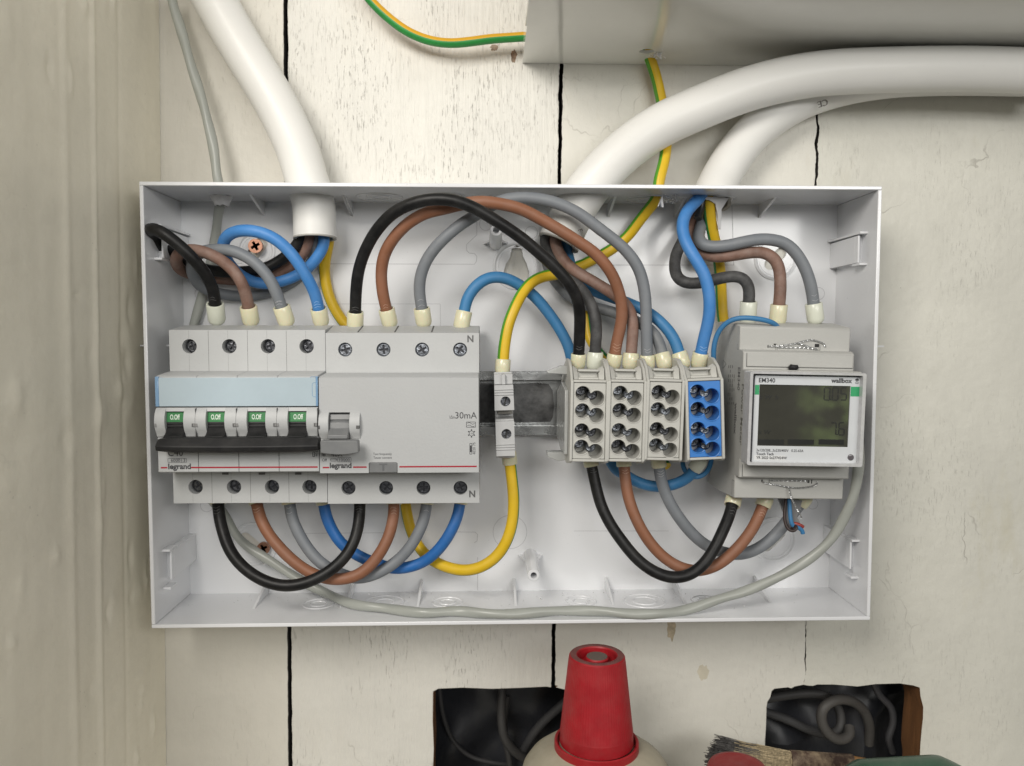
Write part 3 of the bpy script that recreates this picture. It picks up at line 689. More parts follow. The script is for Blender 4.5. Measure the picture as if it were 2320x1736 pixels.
# label holder: pale blue clear window over a card
LBW = mat('blue_tinted_window', (.44, .53, .585), rough=.16, var=.03, coat=.5, bump=.1, bscale=80)
LBE = mat('blue_window_edge', (.20, .34, .52), rough=.12, coat=.6)
lw = MB(); la = q2('2', 215, 487, HF)[0]; lbx = q2('2', 1498, 487, HF)[0]; zz1 = q2('2', 800, 488, HF)[1]; zz0 = q2('2', 800, 722, HF)[1]
lw.plate(rrect(la, zz0, lbx, zz1, .5), [], HF, HF + .7, 0)
lw.box(XF0 - .1, la + .1, HF - 6, HF + .9, zz0, zz1 + .5, 1); lw.box(lbx - .1, XF1 + .05, HF - 6, HF + .9, zz0, zz1 + .5, 1)
lw.build('label_window', [LBW, LBE], mcb, bevel=.2)
lt = MB(); a1 = q2('2', 1465, 530, HF + .75); a2 = q2('2', 1497, 645, HF + .75)
lt.line([(a2[0], a1[1]), (a1[0] + .6, a1[1]), (a1[0], a1[1] - .6), (a1[0], a2[1] + .6), (a1[0] + .6, a2[1]), (a2[0], a2[1])], .18, HF + .74, 0, .04)
b1 = q2('2', 225, 465, HF + .75); b2 = q2('2', 1495, 475, HF + .75); b3 = q2('2', 245, 487, HF + .75); b4 = q2('2', 1450, 492, HF + .75)
lt.line([(b1[0], zz1 + .1), (b3[0], zz1 - .1)], .1, HF + .74, 0, .04)
lt.line([(b4[0], zz1 - .1), (b4[0] + .5, zz1 + .4), (b2[0], zz1 + .4)], .18, HF + .74, 0, .04)
lt.build('window_tab', LBE, mcb)
pit = [i * (q2('2', 1275, 850, HF)[0] - q2('2', 280, 850, HF)[0]) / 3 for i in range(4)]
tx0, tx1 = q2('2', 283, 850, HF)[0], q2('2', 435, 850, HF)[0]
def arc(h0, hr, za, zb_, n=10):
    return [(h0 + hr * math.sin(math.pi * i / n) ** .8, za + (zb_ - za) * i / n) for i in range(n + 1)]
zq1, zq0 = q2('2', 600, 732, HF)[1], q2('2', 600, 975, HF + 1)[1] + .3
notch = q2('2', 520, 876, HF + 3)[1]
for i in range(4):
    xa = XF0 + wp * i + .05; xt0 = tx0 + pit[i]; xt1 = tx1 + pit[i]; xb = XF0 + wp * (i + 1) - .05
    m = MB()
    # cheeks: half-drum profile with a wavy front
    pf = [(HF - 4, zq1 - .1)] + [(HF + .4 + 2.6 * math.sin(math.pi * min(1, t / 10 * 1.08)) ** .7, zq1 + (zq0 - zq1) * t / 10) for t in range(11)] + [(HF - 4, zq0)]
    m.px(pf, xa, xt0); m.px(pf, xt1, xb)
    m.px([(HF - 4, zq1 - .1), (HF + .5, zq1), (HF + 1.2, zq1 - 1.6), (HF - 4, zq1 - 1.8)], xt0 + .01, xt1 - .01)
    m.box(xb - 1.35, xb + .02, HF + 1.2, HF + 3.09, notch - .75, notch + .75, 1)
    m.box(xb - .8, xb + .0, HF + 2.6, HF + 3.12, notch - .6, notch + .6, 2)
    m.box(xa - .03, xa + .9, HF + 1.2, HF + 3.09, notch - .7, notch + .7, 2)
    m.box(xb + .0, xb + .1, HF - 2, HF + 2.4, zq0, zq1 - .2, 1)
    m.build('toggle_cheek', [GRY, SEAM, INKL], mcb, bevel=.15)
    # rocker: green flag and black barrel
    zg1, zg0 = q2('2', 350, 782, HF + .6)[1], q2('2', 350, 850, HF + .8)[1]
    rk = MB(); rk.px([(HF - 3, zg1 + .6), (HF + .2, zg1 + .5), (HF + .9, zg0), (HF - 3, zg0)], xt0 + .08, xt1 - .08, 0)
    f_o = rk.build('off_flag', GRN, mcb)
    tm = MB(); tm.text('O.Off', (xt0 + xt1) / 2 + (-.35 if i < 3 else .1), (zg1 + zg0) / 2 - .75, 3.1, HF + .62, 0, align='CENTER', bold=.06, thick=.5, sx=.56)
    tm2 = tm.build('off_lettering', WHT, mcb); tm2.parent = f_o
    bm_ = MB(); bm_.px([(HF - 3, zg0 - .02), (HF + .6, zg0 - .02), (HF + .9, zg0 - .8), (HF + .4, zg0 - 1.0), (HF + .8, zg0 - 1.3), (HF + .9, zg0 - 2.2), (HF + .5, zg0 - 2.4), (HF + 1.0, zg0 - 2.8), (HF + 2.0, zg0 - 4.2), (HF + 3.2, zg0 - 5.2), (HF + 5, zq0 + .5), (HF + 5, zq0 - .6), (HF - 3, zq0)], xt0 + .08, xt1 - .08)
    bm_.build('toggle', BLK, mcb, bevel=.15)
# linking bar, slightly bowed
HB = HF + 11
bx0, bx1 = q2('2', 182, 1030, HB)[0], q2('2', 1510, 1030, HB)[0]
bt, bb_ = q2('2', 800, 978, HB - 3)[1], q2('2', 800, 1098, HB - 1)[1]
bar = MB(); secs = []
for i in range(13):
    t = i / 12; x = bx0 + (bx1 - bx0) * t; dz = -.35 * math.sin(math.pi * t); e = .55 if i in (0, 12) else 0
    secs.append([(x, HB - 7, bt + dz * .3 - e), (x, HB - 3, bt + dz * .3 - e), (x, HB - .6, bt - 2.6 + dz), (x, HB, (bt + bb_) / 2 - .3 + dz), (x, HB - .5, bb_ + .9 + dz), (x, HB - 2, bb_ + dz + e), (x, HB - 7, bb_ + dz + e)])
vs = [p for s_ in secs for p in s_]; k7 = 7
fs = [tuple(range(7)), tuple(range(12 * 7 + 6, 12 * 7 - 1, -1))]
for i in range(12):
    for j in range(7): fs.append((i * 7 + j, (i + 1) * 7 + j, (i + 1) * 7 + (j + 1) % 7, i * 7 + (j + 1) % 7))
bar.add(vs, fs); bar.build('linking_bar', BLK, mcb, bevel=.3, smooth=25)
# print
def q3(k, x, y): return q2(k, x, y, HF + .05)
ink = MB()
x, z = q3('2', 285, 1128); ink.text('C40', x, z, 4.6, HF + .03, 0, sx=.88)
a, b = q3('2', 290, 1180), q3('2', 440, 1148); ink.line([a, (b[0], a[1]), b, (a[0], b[1]), a], .14, HF + .03, 0)
c1 = q3('2', 402, 1180); ink.line([c1, (c1[0], b[1])], .14, HF + .03, 0)
x, z = q3('2', 312, 1176); ink.text('6000', x, z, 2.0, HF + .03, 0, sx=1.05); x, z = q3('2', 413, 1176); ink.text('3', x, z, 2.0, HF + .03, 0)
x, z = q3('2', 290, 1234); ink.text('legrand', x, z, 3.4, HF + .03, 0, bold=.11, sx=1.0)
x, z = q3('2', 1512, 1132); ink.text('4032', x, z, 1.7, HF + .03, 0, rot=90); a, b = q3('2', 1470, 1132), q3('2', 1484, 1095); ink.line([a, (b[0], a[1]), b, (a[0], b[1]), a], .25, HF + .03, 0)
ink.build('printed_lettering', INK, mcb)
rl = MB(); y = q3('2', 800, 1221)[1]
rl.line([(q3('2', 232, 1218)[0], y + .05), (q3('2', 284, 1218)[0], y + .05)], .62, HF + .04, 0); rl.line([(q3('2', 478, 1218)[0], y + .05), (q3('2', 1510, 1222)[0], y)], .62, HF + .04, 0)
rl.build('red_line', RED, mcb)
sm = MB()
for i in (1, 2, 3): sm.box(XF0 + wp * i - .09, XF0 + wp * i + .09, HF - .3, HF + .02, zf_b + .2, z_cheek_b)
for x in (658, 970, 1280):
    a = q2('2', x, 1264, HF); sm.box(a[0] - 1.4, a[0] + 1.4, HT - 1, HT + .6, q2('2', x, 1268, HT)[1] - .6, q2('2', x, 1262, HT)[1])
sm.build('pole_joint', SEAM, mcb)

# ------------------------------------------------------------------ the residual current device
rcd = thing('residual_current_device', (-52.6, 8, 0), 'wide grey residual current device with grey toggle, test button and 30mA marking', 'safety switch')
Y0, Y1 = X1 + .15, q2('3', 1386, 300, HT)[0]
ru1, ru0 = q2('3', 800, 125, HT)[1], q2('3', 800, 452, HT)[1] - 2.4
rf1, rf0 = q2('3', 800, 490, HF)[1], q2('3', 800, 1264, HF)[1]
rl1, rl0 = q2('3', 800, 1272, HT)[1] + 3, q2('3', 800, 1513, HT)[1]
zsr = at('3', 800, 66, 30).z
m = MB(); m.px([(6, zsr), (30, zsr), (HT - .3, ru1 - .02), (HT - 5, ru1 - .3), (HT - 5, rl0 + .02), (6, rl0 + 1), (6, -17), (9, -17), (9, 14), (6, 14)], Y0, Y1)
for xq in (Y0 + 14, Y0 + 31, Y0 + 48): m.hexa([(xq, 46, ru1 - .3), (xq + .8, 46, ru1 - .3), (xq + .8, 46, ru1 + (zsr - ru1) * .11), (xq, 46, ru1 + (zsr - ru1) * .11 + .05)], [(xq, 31, zsr - 1), (xq + .8, 31, zsr - 1), (xq + .8, 31, zsr + .02), (xq, 31, zsr + .02)], 1)
m.build('housing', [GRYD, SEAM], rcd, bevel=.25)
su = [q2('3', x, 260, HT) for x in (295, 607, 922, 1232)]; sl = [q2('3', x, 1388, HT) for x in (322, 628, 933, 1235)]
termplate(ru0, ru1, su, 'upper_terminal_cover', Y0, Y1, GRYD, False, 3.25); termplate(rl0, rl1, sl, 'lower_terminal_cover', Y0 + .05, Y1, GRYD, False, 3.25)
for i, (x, z) in enumerate(su): screwhole(rcd, x, z, 2.5, HT, 1.3, 2.95, STL, [.3, .1, .5, 1.0][i])
for i, (x, z) in enumerate(sl): screwhole(rcd, x, z, 2.5, HT, 2.4, 2.9, STLD, [.6, .9, 0, .4][i])
tgx0, tgx1 = q2('3', 165, 850, HF)[0], q2('3', 335, 850, HF)[0]; tgz1, tgz0 = q2('3', 250, 772, HF)[1], q2('3', 250, 1000, HF)[1]
ex0, ex1 = q2('3', 487, 1200, HF)[0], q2('3', 722, 1200, HF)[0]; ez1 = q2('3', 600, 1180, HF)[1]
m = MB(); oc = [(Y0 + .05, rf0), (ex0, rf0), (ex0, ez1 - .5), (ex0 + .5, ez1), (ex1 - .5, ez1), (ex1, ez1 - .5), (ex1, rf0), (Y1 - .05, rf0), (Y1 - .05, rf1), (Y0 + .05, rf1)]
m.plate(oc, [[(tgx0, tgz0), (tgx1, tgz0), (tgx1, tgz1), (tgx0, tgz1)]], HF - 5, HF)
m.px([(HT - 5, rf1 + 1.4), (HT + .6, rf1 + 1.6), (HF - 1, rf1 + .5), (HF - .3, rf1), (HF - 5, rf1), (HF - 5, rf0), (HT - 5, rf0)], Y0 + .05, Y1 - .05)
m.build('front_moulding', [GRY], rcd, bevel=.25)
m = MB(); r1z, r0z = tgz1 + .0, q2('3', 250, 992, HF + 2)[1]; nx = q2('3', 412, 880, HF + 2.6)[0]; nzz = q2('3', 395, 893, HF + 3)[1]
pf = [(HF - .5, r1z)] + [(HF + .2 + 2.5 * math.sin(math.pi * min(1, t / 10 * 1.08)) ** .7, r1z + (r0z - r1z) * t / 10) for t in range(11)] + [(HF - .5, r0z)]
m.px(pf, Y0 + .1, tgx0); m.px(pf, tgx1, nx)
m.box(nx - 1.5, nx + .03, HF + 1.2, HF + 2.78, nzz - .75, nzz + .75, 1); m.box(Y0 + .06, Y0 + .9, HF + 1.2, HF + 2.78, nzz - .75, nzz + .75, 1)
m.build('toggle_cheek', [GRY, SEAM], rcd, bevel=.15)
m = MB(); m.px([(HF - 5, tgz1 - .3), (HF - 1.2, tgz1 - .9), (HF - .2, tgz1 - 3.3), (HF - .9, tgz1 - 3.7), (HF + .3, tgz1 - 4.4), (HF + .8, tgz1 - 7.0), (HF + 4, tgz1 - 8.6), (HF + 6, tgz1 - 9.4), (HF + 6, tgz1 - 11), (HF - 5, tgz0)], tgx0 + .15, tgx1 - .15)
HB2 = HF + 11; cx0, cx1 = q2('3', 92, 1050, HB2 - 1)[0], q2('3', 402, 1050, HB2 - 1)[0]; cz1, cz0 = q2('3', 250, 998, HB2 - 3)[1], q2('3', 250, 1112, HB2 - 1)[1]
o2 = []
for i in range(13):
    t = i / 12; o2.append((cx0 + (cx1 - cx0) * t, cz0 - (.0 if True else 0) + .9 * (2 * t - 1) ** 2 - .3))
m.plate(o2 + [(cx1 - .2, cz1 - .4), (cx1 - .8, cz1), (cx0 + .3, cz1), (cx0, cz1 - .4)], [], HB2 - 6, HB2 - 1)
m.build('toggle', DGR, rcd, bevel=.5)
tb = MB(); tb.plate(rrect(ex0 + .15, rf0 + .05, ex1 - .15, ez1 - .15, .6), [], HF - 4, HF - .1); tbo = tb.build('test_button', DGR, rcd, bevel=.3)
x, z = q2('3', 606, 1246, HF); tt = MB().text('T', x, z, 4.4, HF - .07, 0, align='CENTER', bold=.16, sx=1.25); tto = tt.build('button_letter', mat('dark_relief', (.12, .125, .13)), rcd); tto.parent = tbo
ink = MB()
x, z = q2('3', 1188, 822, HF); ink.text('30mA', x, z, 4.15, HF + .03, 0, sx=.97)
x, z = q2('3', 1145, 822, HF); ink.text('I\u0394n', x, z, 1.9, HF + .03, 0, sx=.9)
a, b = q2('3', 1284, 893, HF), q2('3', 1357, 850, HF); ink.line([a, (b[0], a[1]), b, (a[0], b[1]), a], .2, HF + .03, 0)
for dz, fl in ((.55, 1), (-.55, 1)):
    n_ = 10; mid = (a[1] + b[1]) / 2 + dz; ink.line([(a[0] + .4 + (b[0] - a[0] - .8) * i / n_, mid + .38 * math.sin(2 * math.pi * i / n_)) for i in range(n_ + 1)], .18, HF + .03, 0)
x, z = q2('3', 1325, 943, HF)
hx = [(x + 1.15 * math.cos(R(a)), z + 1.25 * math.sin(R(a))) for a in range(30, 391, 60)]; ink.line(hx, .22, HF + .03, 0)
for a in range(30, 390, 60): ink.line([(x + 1.2 * math.cos(R(a)), z + 1.3 * math.sin(R(a))), (x + 1.75 * math.cos(R(a)), z + 1.85 * math.sin(R(a)))], .5, HF + .03, 0)
ink.text('-25', x - .6, z - .35, .95, HF + .03, 0)
a, b = q2('3', 1311, 1112, HF), q2('3', 1328, 1025, HF); ink.line([a, (b[0], a[1]), b, (a[0], b[1]), a], .2, HF + .03, 0)
ink.line([((a[0] + b[0]) / 2, a[1] + .9), ((a[0] + b[0]) / 2, b[1] - .9)], .62, HF + .03, 0)
x, z = q2('3', 1357, 1115, HF); ink.text('4020 75', x, z, 1.75, HF + .03, 0, rot=90, sx=.95)
x, z = q2('3', 523, 1120, HF); ink.text('Test frequently', x, z, 1.45, HF + .03, 0, sx=.92); x, z = q2('3', 525, 1150, HF); ink.text('Tester souvent', x, z, 1.45, HF + .03, 0, sx=.92)
x, z = q2('3', 107, 1172, HF); ink.text('Off', x, z, 1.9, HF + .03, 0, sx=.85)
x, z = q2('3', 123, 1130, HF); ink.line([(x - .7, z + .7), (x, z), (x + .7, z + .7)], .22, HF + .03, 0); ink.line([(x - .7, z + 1.3), (x, z + .6), (x + .7, z + 1.3)], .22, HF + .03, 0)
a, b = q2('3', 235, 1175, HF), q2('3', 343, 1141, HF); ink.line([a, (b[0], a[1]), b, (a[0], b[1]), a], .14, HF + .03, 0); ink.text('10000', a[0] + .3, a[1] + .25, 1.85, HF + .03, 0, sx=1.08)
a, b = q2('3', 178, 1170, HF), q2('3', 222, 1147, HF); ink.line([a, (b[0], a[1]), b, (a[0], b[1]), a], .14, HF + .03, 0); ink.line([(a[0] - .4, (a[1] + b[1]) / 2), (b[0] + .7, (a[1] + b[1]) / 2)], .14, HF + .03, 0)
x, z = q2('3', 168, 1225, HF); ink.text('legrand', x, z, 3.3, HF + .03, 0, bold=.11)
x, z = q2('3', 180, 1132, HF); ink.text('40A', x, z, 3.0, HF + .03, 0, sx=1.0)
ink.build('printed_lettering', INK, rcd)
m = MB()
x, z = q2('3', 1288, 198, HT); m.text('N', x, z, 4.3, HT + .03, 0, bold=.14, sx=.95); m.build('neutral_marking', mat('neutral_ink', (.11, .11, .11)), rcd); m = MB(); x, z = q2('3', 1303, 1462, HT); m.text('N', x, z, 4.3, HT + .03, 0, bold=.14, sx=.95)
m.build('neutral_marking', mat('neutral_ink', (.11, .11, .11)), rcd)
rl = MB()
for a, b, y in ((112, 165, 1218), (360, 470, 1216), (737, 1367, 1215)):
    zz = q2('3', 800, y, HF)[1]; rl.line([(q2('3', a, y, HF)[0], zz), (q2('3', b, y, HF)[0], zz)], .62, HF + .04, 0)
rl.build('red_line', RED, rcd)

# ------------------------------------------------------------------ earth terminal
et_r = at('A', 315, 780, 45)
earth = thing('earth_terminal', (et_r.x, 8, et_r.z), 'narrow grey two screw earth terminal clipped on the bare stretch of rail', 'terminal', roty=R(-1.6))
ex, ez = et_r.x, et_r.z
m = MB(); w = 4.35
m.px([(8, 12), (30, 17), (38, 18.3), (38, 12.5), (45, 12.2), (45.5, 1.2), (36, .8), (36, -3.2), (45.5, -3.6), (45.5, -17), (42, -22.5), (30, -22.5), (8, -15)], ex - w, ex + w)
for v_i, v in enumerate(m.v): m.v[v_i] = (v[0], v[1], v[2] + ez + .6)
m.build('body', EAR, earth, bevel=.4)
m = MB(); zz = lambda t: ez + .6 + t
m.plate([(ex - w - .2, zz(.9)), (ex + w + .2, zz(.9)), (ex + w, zz(12.6)), (ex - w, zz(12.6))], [circ(ex + .6, zz(5.0), 2.35, 26)], 44, 48.5)
m.plate([(ex - w, zz(-20.5)), (ex + w, zz(-20.5)), (ex + w, zz(-4.2)), (ex - w, zz(-4.2))], [circ(ex + .6, zz(-10.2), 2.35, 26)], 44, 48.5)
for t in (10.6, 9.4, 8.2, -15.0, -16.2, -17.4): m.box(ex - w - .15, ex + w + .15, 48, 49.0, zz(t) - .3, zz(t) + .3)
m.box(ex - w, ex + w, 38, 44, zz(12.7), zz(17.5)); m.box(ex - .9, ex + .9, 38, 46, zz(12.7), zz(17.5))
m.build('screw_housing', EAR, earth, bevel=.25)
m = MB(); m.box(ex - 3.2, ex + 3.9, 35, 41, zz(-1.6), zz(.6)); m.build('bus_bridge', mat('dull_brass', (.25, .24, .22), rough=.4, metal=.8), earth, bevel=.2)
for t, a in ((5.0, 1.3), (-10.2, 1.35)):
    p = (ex + .6, zz(t)); m = MB(); m.lathe([(2.3, 43), (2.3, 46.2)], (p[0], 0, p[1]), 'h', 26, 0)
    m.line([(p[0] - 2.2 * math.cos(a), p[1] - 2.2 * math.sin(a)), (p[0] + 2.2 * math.cos(a), p[1] + 2.2 * math.sin(a))], .75, 46.22, 1, .04)
    m.build('terminal_screw', [STLD, DRK], earth)

# ------------------------------------------------------------------ four distribution blocks
HI = 56.0
corn = [((300, 440), (668, 440), (280, 1300), (650, 1305)), ((727, 437), (1095, 437), (698, 1303), (1070, 1300)), ((1165, 430), (1527, 430), (1130, 1288), (1495, 1285)), ((1592, 425), (1965, 412), (1618, 1285), (1980, 1275))]
holes = [((405, 560), (563, 611)), ((399, 756), (558, 806)), ((391, 983), (549, 1036)), ((386, 1168), (545, 1216))]
labs = ['grey terminal block nearest the earth terminal, fed by two black wires', 'second grey terminal block, fed by two brown wires', 'third grey terminal block, fed by two grey wires', 'terminal block with a bright blue face, fed by two blue wires']
TBR = []
for bi in range(4):
    cs = [at('B', x, y, HI) for x, y in corn[bi]]
    cx = sum(c.x for c in cs) / 4; cz = sum(c.z for c in cs) / 4
    dx = ((cs[0].x + cs[1].x) - (cs[2].x + cs[3].x)) / 2; dz = ((cs[0].z + cs[1].z) - (cs[2].z + cs[3].z)) / 2
    hw = (cs[1].x - cs[0].x + cs[3].x - cs[2].x) / 4; hh = dz / 2
    t = thing('terminal_block', (cx, 8, cz), labs[bi], 'terminal block', 'distribution terminal blocks on the rail', roty=math.atan2(dx, dz)); TBR.append((t, cx, cz, hw, hh))
    W_ = hw + 1.35
    side = [(8, cz + 12), (20, cz + hh + 6), (34, cz + hh + 10.5), (44, cz + hh + 10.0), (51, cz + hh + 6.5), (55, cz + hh + 1.8), (57, cz + hh + .6), (57, cz - hh - 1.0), (55, cz - hh - 2.2), (44, cz - hh - 4), (26, cz - hh - 3.5), (8, cz - 14)]
    m = MB()
    m.px(side, cx - W_, cx - W_ + 1.3); m.px(side, cx + W_ - 1.3, cx + W_)
    m.px([(8, cz + 12), (30, cz + hh + 2), (45, cz + hh + .4), (45, cz - hh - 1.0), (26, cz - hh - 1.5), (8, cz - 14)], cx - W_ + 1.31, cx + W_ - 1.31)
    m.box(cx - W_ + 1.31, cx + W_ - 1.31, 48, 56.6, cz + hh + .15, cz + hh + 1.3); m.box(cx - W_ + 1.31, cx + W_ - 1.31, 48, 56.6, cz - hh - 1.3, cz - hh - .15)
    m.build('body', TBM, t, bevel=.3)
    # marker cradle above the face
    m = MB(); zc = cz + hh + 1.3
    m.hexa([(cx - hw + .4, 46, zc), (cx - hw + 2.6, 46, zc), (cx - hw + 2.6, 46, zc + 5), (cx - hw + .2, 46, zc + 6.4)], [(cx - hw + .4, 53.5, zc), (cx - hw + 2.6, 51.5, zc), (cx - hw + 2.6, 50.5, zc + 2.8), (cx - hw + .2, 50.5, zc + 5)])
    m.hexa([(cx + hw - 2.8, 46, zc), (cx + hw - .4, 46, zc), (cx + hw - .2, 46, zc + 6.4), (cx + hw - 2.8, 46, zc + 5)], [(cx + hw - 2.8, 51.5, zc), (cx + hw - .4, 53.5, zc), (cx + hw - .2, 50.5, zc + 5), (cx + hw - 2.8, 50.5, zc + 2.8)])
    m.box(cx - hw + 2.61, cx + hw - 2.81, 44, 48, zc, zc + 4.6); m.box(cx - hw + 2.61, cx + hw - 2.81, 47.9, 51.0, zc + 3.6, zc + 4.6)
    m.box(cx - hw + 2.61, cx + hw - 2.81, 47.9, 51.8, zc, zc + .9)
    m.build('marker_cradle', TBM, t, bevel=.25)
    # face insert with figure-eight screw wells
    hs = []; outl = rrect(cx - hw + .12, cz - hh + .1, cx + hw - .12, cz + hh - .1, .3, 2)
    scr = []; rings = []
    for (a, b) in holes:
        x0, y0, x1, y1 = 300, 440, 668, 1302
        def uv(p):   # to local block coordinates
            u = (p[0] - (300 - 20 * (p[1] - 440) / 862)) / 369; v = (p[1] - 440) / 862
            return cx - hw + 2 * hw * u, cz + hh - 2 * hh * v
        (ax, az), (bx_, bz) = uv(a), uv(b)
        r1, r2 = 3.6, 3.68; dv = Vector((bx_ - ax, bz - az)); dl = dv.length; th = math.atan2(dv.y, dv.x)
        i1 = (dl * dl + r1 * r1 - r2 * r2) / (2 * dl); hi = math.sqrt(max(.8, r1 * r1 - i1 * i1))
        al1 = math.atan2(hi, i1); al2 = math.atan2(hi, dl - i1)
        o = [(ax + r1 * math.cos(th + al1 + (2 * math.pi - 2 * al1) * i / 20), az + r1 * math.sin(th + al1 + (2 * math.pi - 2 * al1) * i / 20)) for i in range(21)]
        o += [(bx_ + r2 * math.cos(th + math.pi + al2 + (2 * math.pi - 2 * al2) * i / 20), bz + r2 * math.sin(th + math.pi + al2 + (2 * math.pi - 2 * al2) * i / 20)) for i in range(21)]
        hs.append(o); rings.append(o); scr.append((ax, az, bx_, bz))
    m = MB(); m.plate(outl, hs, 45, HI, 0)
    for o in rings:
        o3 = [Vector((p[0], HI, p[1])) for p in o]; m.tube(o3 + [o3[0]], .28, n=6, cap=False)
    im = m.build('face_insert', BLUP if bi == 3 else TBM, t, smooth=40)
    for si, (ax, az, bx_, bz) in enumerate(scr):
        for (x, z, r) in ((ax - .35, az + 1.0, 2.15), (bx_ - 1.5, bz + 1.25, 2.2)):
            m = MB(); crossplate(m, x, z, r, 49.7, w=.13, ln=.62, ang=random.uniform(0, 1.5), depth=.7)
            m.lathe([(r + .3, 45.2), (r + .3, 49.5), (r - .1, 49.9), (r - .3, 49.6)], (x, 0, z), 'h', 24, 0, cap=False)
            m.build('terminal_screw', [STL if (si + bi) % 2 else STLD, RCS], t)
    if bi == 0:
        # clear end bracket with two feet
        m = MB(); xe = cx - W_ - .1
        m.px([(8, cz + 11), (30, cz + hh - 1), (48, cz + hh - 4), (50, cz - hh + 1), (30, cz - hh + .5), (8, cz - 12)], xe - 1.6, xe)
        p = at('A', 1000, 300, 38); m.plate([(xe + .5, p.z - 2.0), (xe - 9, p.z - 1.6), (xe - 9.5, p.z - .8), (xe - 2, p.z + 2.2), (xe + .5, p.z + 2)], [], 30, 38)
        p = at('A', 960, 1270, 38); m.plate([(xe + .5, p.z + 1.6), (xe - 8.6, p.z + 1.4), (xe - 8.2, p.z - .8), (xe - 3, p.z - 2.8), (xe + .5, p.z - 2.2)], [], 30, 38)
        m.build('end_bracket', mat('translucent_grey', (.42, .43, .42), rough=.25, coat=.3), t, bevel=.25)

# ------------------------------------------------------------------ the energy meter
TH = R(1.2); mc = at('C', 830, 810, 60); MX, MZ = mc.x + .6, -3.2
meter = thing('energy_meter', (MX, 8, MZ), 'grey three phase energy meter with a dark display under a clear cover', 'energy meter', roty=TH)
def mloc(p):
    dx, dz = p.x - MX, p.z - MZ; c, s_ = math.cos(TH), math.sin(TH)
    return MX + dx * c - dz * s_, MZ + dx * s_ + dz * c
def mq(k, x, y, h): return mloc(at(k, x, y, h))
a = mq('C', 405, 140, 48); b = mq('C', 1268, 145, 48); mx0, mx1 = a[0], b[0]
U1, U0 = mq('C', 850, 142, 48)[1], mq('C', 850, 325, 48)[1]
V1, V0 = mq('C', 850, 343, 54)[1], mq('C', 850, 470, 54)[1]
Lq0, Lq1 = mq('C', 780, 1485, 48)[1], mq('C', 780, 1335, 48)[1]
K0 = mq('C', 820, 1325, 54)[1]
HM = 70.0; FB = 62.0
G0 = mq('C', 900, 1228, HM)[1]; G1 = mq('C', 930, 495, HM)[1]
gx0, gx1 = mq('C', 470, 850, HM)[0], mq('C', 1376, 850, HM)[0]
def mside(k, x, y, X): p = atx(k, x, y, X); return p.y, mloc(p)[1]
sA, sB, sC = mside('C', 225, 130, mx0), mside('C', 152, 1350, mx0), mside('C', 240, 1415, mx0)
m = MB()
zsq = mq('C', 700, 104, 30)[1]
m.px([(8, zsq), (30, zsq), (47, U1 + .3), (48, U1 - .6), (48, U0 + .1), (48, Lq1 - .1), (48, Lq0 + .1), (sC[0], sC[1]), (sC[0] - 2, sC[1] + .4), (sB[0], sB[1]), (8, sB[1] + 3)], mx0, mx1)
m.px([(44, U0), (52, U0), (54, V1 - .2), (54, V0 - .5), (62, V0 - .4), (62, G0 + .4), (54, G0 + .4), (54, K0), (44, K0)], mx0 - .05, mx1 - .5)
m.build('housing', MTR, meter, bevel=.5)
m = MB(); m.box(mx0 + 1.6, mx1 - 1.2, 53.5, 54.5, V0 + .8, V1 - .6); m.build('terminal_cover', MTR, meter, bevel=.3); m = MB(); m.box(mx0 + 1.6, mx1 - 1.2, 53.5, 54.5, K0 + .5, G0 - .6); m.build('terminal_cover', MTR, meter, bevel=.3)
m = MB()
m.line([(mx0 + 1.5, V0 + .7), (mx0 + 1.5, V1 - .5)], .22, 54.05, 0); m.line([(mx0 + 1.5, V0 + .6), (mx1 - 1.1, V0 + .6)], .2, 54.05, 0)
m.line([(mx0 + 1.5, K0 + .5), (mx0 + 1.5, G0 - 2.2)], .3, 54.05, 0)
m.box(mx0 - .03, mx0 + .03, 44.5, 44.7, Lq0 + 1, Lq1 - 1); m.box(mx0 - .03, mx0 + .03, 44.5, 48, Lq1 - 1.1, Lq1 - .9)
m.box(mx0 - .03, mx0 + .03, 44.5, 44.7, U0, U0 + 2.4); m.box(mx0 - .03, mx0 + .03, 44.5, 47, U0 - .1, U0 + .05)
m.build('cover_joint', SEAM, meter)
# transparent hood
CLR = mat('clear_hood_edge', (.50, .50, .51), rough=.15, var=.1, vscale=300, coat=.5)
CHK = mat('hood_edge_dark', (.20, .20, .22), rough=.2, coat=.5)
ix0, ix1 = mq('C', 508, 850, 67)[0], mq('C', 1340, 850, 67)[0]; iz1, iz0 = mq('C', 930, 528, 67)[1], mq('C', 900, 1203, 67)[1]
m = MB()
ox = gx1; m.plate(rrect(gx0, G0, ox, G1, .9), [rrect(gx0 + 1.3, G0 + 1.3, ox - 1.5, G1 - 1.1, .6)], FB, HM)
for i in range(9):
    x = gx0 + 4 + i * 5.2
    if i % 2 == 0:
        m.box(x, x + 4.6, 62, 66.4, iz1 + .1, G1 - 1.2, 1); m.box(x - 1, x + 3.2, 62, 66.4, G0 + 1.4, iz0 - .1, 1)
m.box(gx0 + 1.31, ox - 1.51, 61, 65.5, G0 + 1.31, G1 - 1.11, 1)
m.build('clear_hood', [CLR, CHK], meter, bevel=.25)
LABM = mat('meter_label_white', (.60, .62, .64), rough=.35, var=.02)
dx0, dx1 = mq('C', 545, 850, 67)[0], mq('C', 1255, 850, 67)[0]; dz1, dz0 = mq('C', 900, 596, 67)[1], mq('C', 900, 1075, 67)[1]
m = MB(); m.plate(rrect(ix0, iz0, ix1, iz1, .6), [[(dx0, dz0), (dx1, dz0), (dx1, dz1), (dx0, dz1)]], 66, 67); m.build('front_label', LABM, meter)
